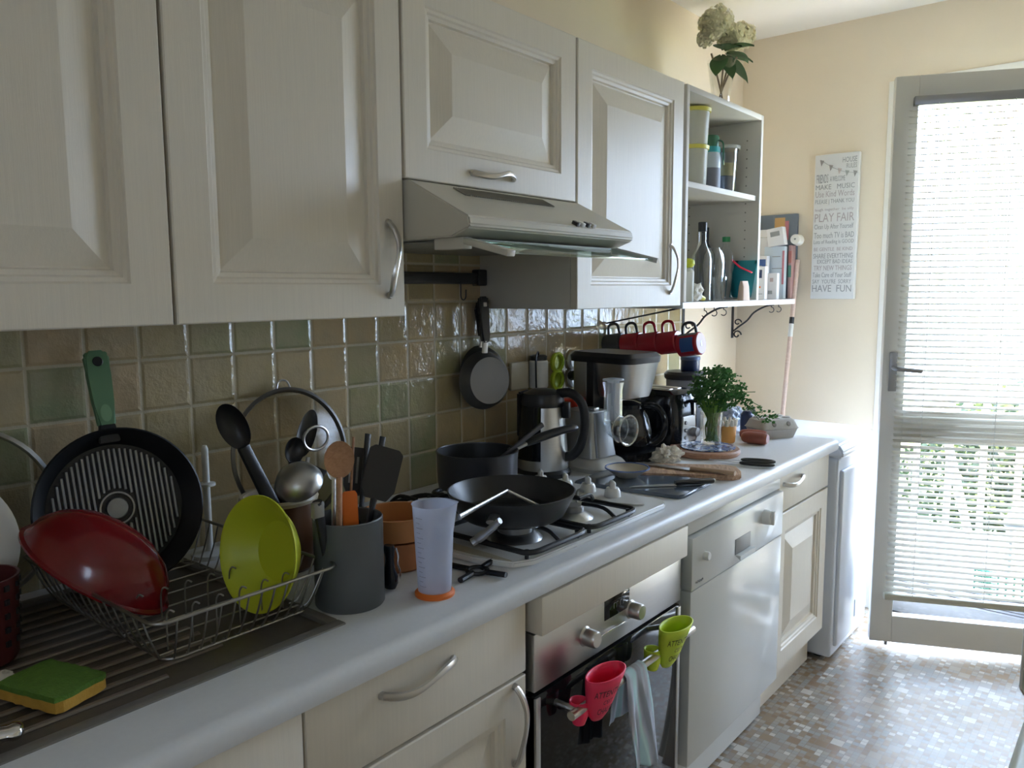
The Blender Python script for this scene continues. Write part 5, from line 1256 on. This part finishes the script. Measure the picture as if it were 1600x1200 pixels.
# ---------------------------------------------------------------- far wall: sign and broom stick
t = thing('wall_sign', 'tall white canvas sign of printed house rules and bunting on the far wall', 'sign', (.424, WY, 1.295))
bm = B(); box(bm, -.088, .088, -.030, -.002, 0, .590, .003); link('canvas', bm, 'canvas', t)
def FM(x, z): return Matrix(((1, 0, 0, x), (0, 0, -1, -.0306), (0, 1, 0, z), (0, 0, 0, 1)))
L_ = [('HOUSE', .030, .066, .63, .95, 0), ('RULES', .074, .106, .72, .95, 0), ('FRIENDS', .135, .195, .05, .32, 0), ('A WELCOME', .152, .188, .36, .70, 0), ('MAKE   MUSIC', .206, .240, .04, .92, 0), ('Use Kind Words', .250, .292, .04, .92, 1), ('PLEASE | THANK YOU', .308, .345, .04, .92, 0),
      ('laugh together  be silly', .368, .392, .04, .92, 1), ('PLAY FAIR', .405, .462, .04, .94, 1), ('Clean Up After Yourself', .478, .522, .04, .93, 0), ('Too much TV is BAD', .536, .575, .04, .95, 0), ('Lots of Reading is GOOD', .587, .622, .04, .95, 0), ('BE GENTLE  BE KIND', .640, .664, .05, .93, 1),
      ('SHARE EVERYTHING', .682, .716, .04, .94, 0), ('EXCEPT BAD IDEAS', .724, .752, .14, .94, 0), ('TRY NEW THINGS', .766, .800, .06, .93, 1), ('Take Care of Your Stuff', .814, .848, .04, .93, 0), ("SAY  YOU'RE  SORRY", .862, .892, .04, .93, 0), ('HAVE  FUN', .902, .950, .04, .94, 0)]
bm0, bm1 = B(), B()
for s, v0, v1, u0, u1, pk in L_:
    text_mesh(bm1 if pk else bm0, s, (u1-u0)*.176, (v1-v0)*.59, FM(-.088+u0*.176, .59*(1-v1)), .0002)
link('grey_lettering', bm0, mat('sign_grey_ink', (.34, .35, .35), .8), t, flat=True); link('pinkish_lettering', bm1, mat('sign_pink_ink', (.46, .41, .41), .8), t, flat=True)
bm = B(); tube(bm, smooth_path([(-.065, -.031, .57), (-.02, -.031, .538), (.03, -.031, .515), (.085, -.031, .505)], 5), .0007, 4); link('bunting_string', bm, 'ink', t)
for k, (u_, v_, m_) in enumerate(((.16, .035, (.34, .30, .28)), (.37, .072, (.40, .36, .34)), (.57, .10, (.55, .46, .42)), (.74, .118, (.42, .44, .42)), (.92, .125, (.32, .32, .32)))):
    bm = B(); x = -.088+u_*.176; z = .59*(1-v_); prism(bm, [(-.008, 0), (.009, -.004), (-.002, -.026)], .0004, FM(x, z)); link('pennant', bm, mat('pennant_%s' % ['brown', 'taupe', 'rose', 'sage', 'slate'][k], m_, .8), t)
t = thing('broom_stick', 'pinkish wooden broom stick standing in the corner by the washing machine', 'broom stick', (.26, 3.33, 0))
bm = B(); tube(bm, [(.262, 3.30, .0), (.268, 3.335, .82), (.2755, 3.425, 1.46)], [.0095]*3, 14); wpart('stick', bm, 'pinkw', t)
bm = B(); tube(bm, [(.2717, 3.379, 1.135), (.2723, 3.387, 1.19)], .0102, 14); wpart('white_label', bm, 'plast', t)
bm = B(); tube(bm, [(.2723, 3.387, 1.19), (.2727, 3.391, 1.218)], .0102, 14); wpart('black_label', bm, 'black', t)

# ---------------------------------------------------------------- oven gloves and tea towel on the oven door
def glove(y, lab, m, im):
    t = thing('silicone_grip', lab, 'oven glove', (.705, y, .50), (0, 0, .0), group='silicone grips on the oven door')
    bm = B(); rows = []; n = 28
    prof = [(-.008, .006, .003), (-.003, .017, .010), (.012, .029, .016), (.035, .040, .020), (.06, .047, .023), (.085, .053, .027), (.106, .056, .030)]
    for z, ry, rx in prof:
        rows.append([bm.verts.new((rx*math.cos(2*PI*i/n)+.028*(z/.105-.5), ry*math.sin(2*PI*i/n)+.014*(1-z/.105), z)) for i in range(n)])
    for a, b_ in zip(rows, rows[1:]):
        for i in range(n): bm.faces.new((a[i], a[(i+1) % n], b_[(i+1) % n], b_[i]))
    bm.faces.new(rows[0][::-1])
    o = link('grip_pocket', bm, m, t); md = o.modifiers.new('thick', 'SOLIDIFY'); md.thickness = .003; md.offset = -1
    # thumb pocket round the back
    bm = B(); lathe(bm, [(0, -.03), (.012, -.027), (.018, -.01), (.019, .02)], 20, (-.025, -.034, .03)); o = link('thumb_pocket', bm, m, t); md = o.modifiers.new('thick', 'SOLIDIFY'); md.thickness = .002
    # lettering wrapped on the room-facing side
    bm = B()
    for s, w, h, z in (('ATTENTION', .070, .016, .068), ("C'EST", .022, .011, .047), ('CHAUD', .042, .016, .022)):
        b2 = B(); text_mesh(b2, s, w, h, Matrix.Identity(4), .0)
        for v in b2.verts:
            zz = z+v.co.y; k = min(1, zz/.105); ry = .024+.029*k**.6; rx = .013+.018*k; u_ = (v.co.x-w/2)
            a = -.30+u_/.040
            v.co = Vector(((rx+.0035)*math.cos(a)+.028*(zz/.105-.5), (ry+.0035)*math.sin(a)+.014*(1-zz/.105), zz))
        me = bpy.data.meshes.new('x'); b2.to_mesh(me); bm.from_mesh(me); bpy.data.meshes.remove(me); b2.free()
    link('lettering', bm, 'inkblack', t, flat=True)
    return t
glove(1.240, 'coral red silicone oven grip with black lettering hooked on the oven handle', 'redsil', 'redsil')
glove(1.525, 'lime green silicone oven grip with black lettering hooked on the oven handle', 'limesil', 'limesil')
t = thing('tea_towel', 'pale blue-grey tea towel hanging over the oven handle', 'tea towel', (.69, 1.385, .54))
tN = NT('tea_towel_cloth'); pz = tN.n('ShaderNodeTexCoord').outputs['Object']
wv = tN.n('ShaderNodeTexNoise', iVector=tN.n('ShaderNodeMapping', iVector=pz, iScale=(3, 30, 5)).outputs[0], iScale=1.3, iDetail=2).outputs[0]
tN.bsdf(iBase_Color=tN.ramp(wv, [(.38, (.36, .39, .44)), (.5, (.60, .64, .74)), (.60, (.55, .78, .82))]), iRoughness=.9)
bm = B(); ny, nz = 34, 40
def towel(side):
    rows = []
    for j in range(nz+1):
        v_ = j/nz; row = []
        for i in range(ny+1):
            u_ = i/ny; w = .075+.045*v_; L = .205+.03*(u_) if side > 0 else .13
            y = (u_-.5)*w*(1.0+.1*math.sin(v_*5))+.02*v_
            fold = .007*math.sin(u_*9+v_*2.0)*(.25+v_)+.004*math.sin(u_*23-v_*3)*v_
            ang = min(1, v_*L/.014)
            x = side*(.0115+.012*v_)*math.sin(ang*PI/2)+(fold if side > 0 else fold*.4)*min(1, v_*4)+(.008*v_ if side > 0 else -.012*v_)
            z = .0115*math.cos(ang*PI/2)-max(0, v_*L-.014)
            row.append((x, y, z))
        rows.append(row)
    return rows
for side in (1, -1):
    R_ = [[bm.verts.new(p) for p in r] for r in towel(side)]
    for a, b_ in zip(R_, R_[1:]):
        for i in range(ny): bm.faces.new((a[i], a[i+1], b_[i+1], b_[i]))
bmesh.ops.remove_doubles(bm, verts=bm.verts, dist=.0002)
o = link('cloth', bm, tN.m, t, sharp=80); md = o.modifiers.new('thick', 'SOLIDIFY'); md.thickness = .0015

# ---------------------------------------------------------------- right hand side: small table with a rounded appliance
t = thing('side_table', 'white table edge at the bottom right corner of the picture', 'table', (1.7, .9, 0))
bm = B(); box(bm, 1.392, 2.0, .62, 1.56, .715, .75, .012, 3); wpart('table_top', bm, mat('pale_green_white', (.66, .70, .60), .35), t)
for x, y in ((1.45, .70), (1.94, .70), (1.45, 1.5), (1.94, 1.5)):
    bm = B(); box(bm, x-.02, x+.02, y-.02, y+.02, 0, .716, .003); wpart('leg', bm, 'plast', t)
t = thing('countertop_oven', 'rounded dark-windowed appliance with silver rim on the side table', 'appliance', (1.6, 1.35, .752))
bm = B(); box(bm, 1.386, 1.80, 1.235, 1.50, .772, .98, .02, 4); wpart('housing', bm, mat('pale_housing', (.60, .60, .56), .35), t)
bm = B(); tube(bm, smooth_path([(1.391, 1.232, .97), (1.390, 1.232, .82), (1.392, 1.232, .792), (1.41, 1.232, .780), (1.45, 1.232, .778), (1.79, 1.232, .778)], 4), .004, 8); wpart('trim', bm, 'chrome', t)
bm = B(); box(bm, 1.402, 1.79, 1.230, 1.236, .79, .97, .001); wpart('window', bm, 'darkglass', t)
for x, y in ((1.402, 1.25), (1.402, 1.48), (1.77, 1.25), (1.77, 1.48)):
    bm = B(); lathe(bm, [(0, 0), (.010, 0), (.011, .022), (0, .022)], 18, (x, y, .7505)); wpart('foot', bm, 'black', t)
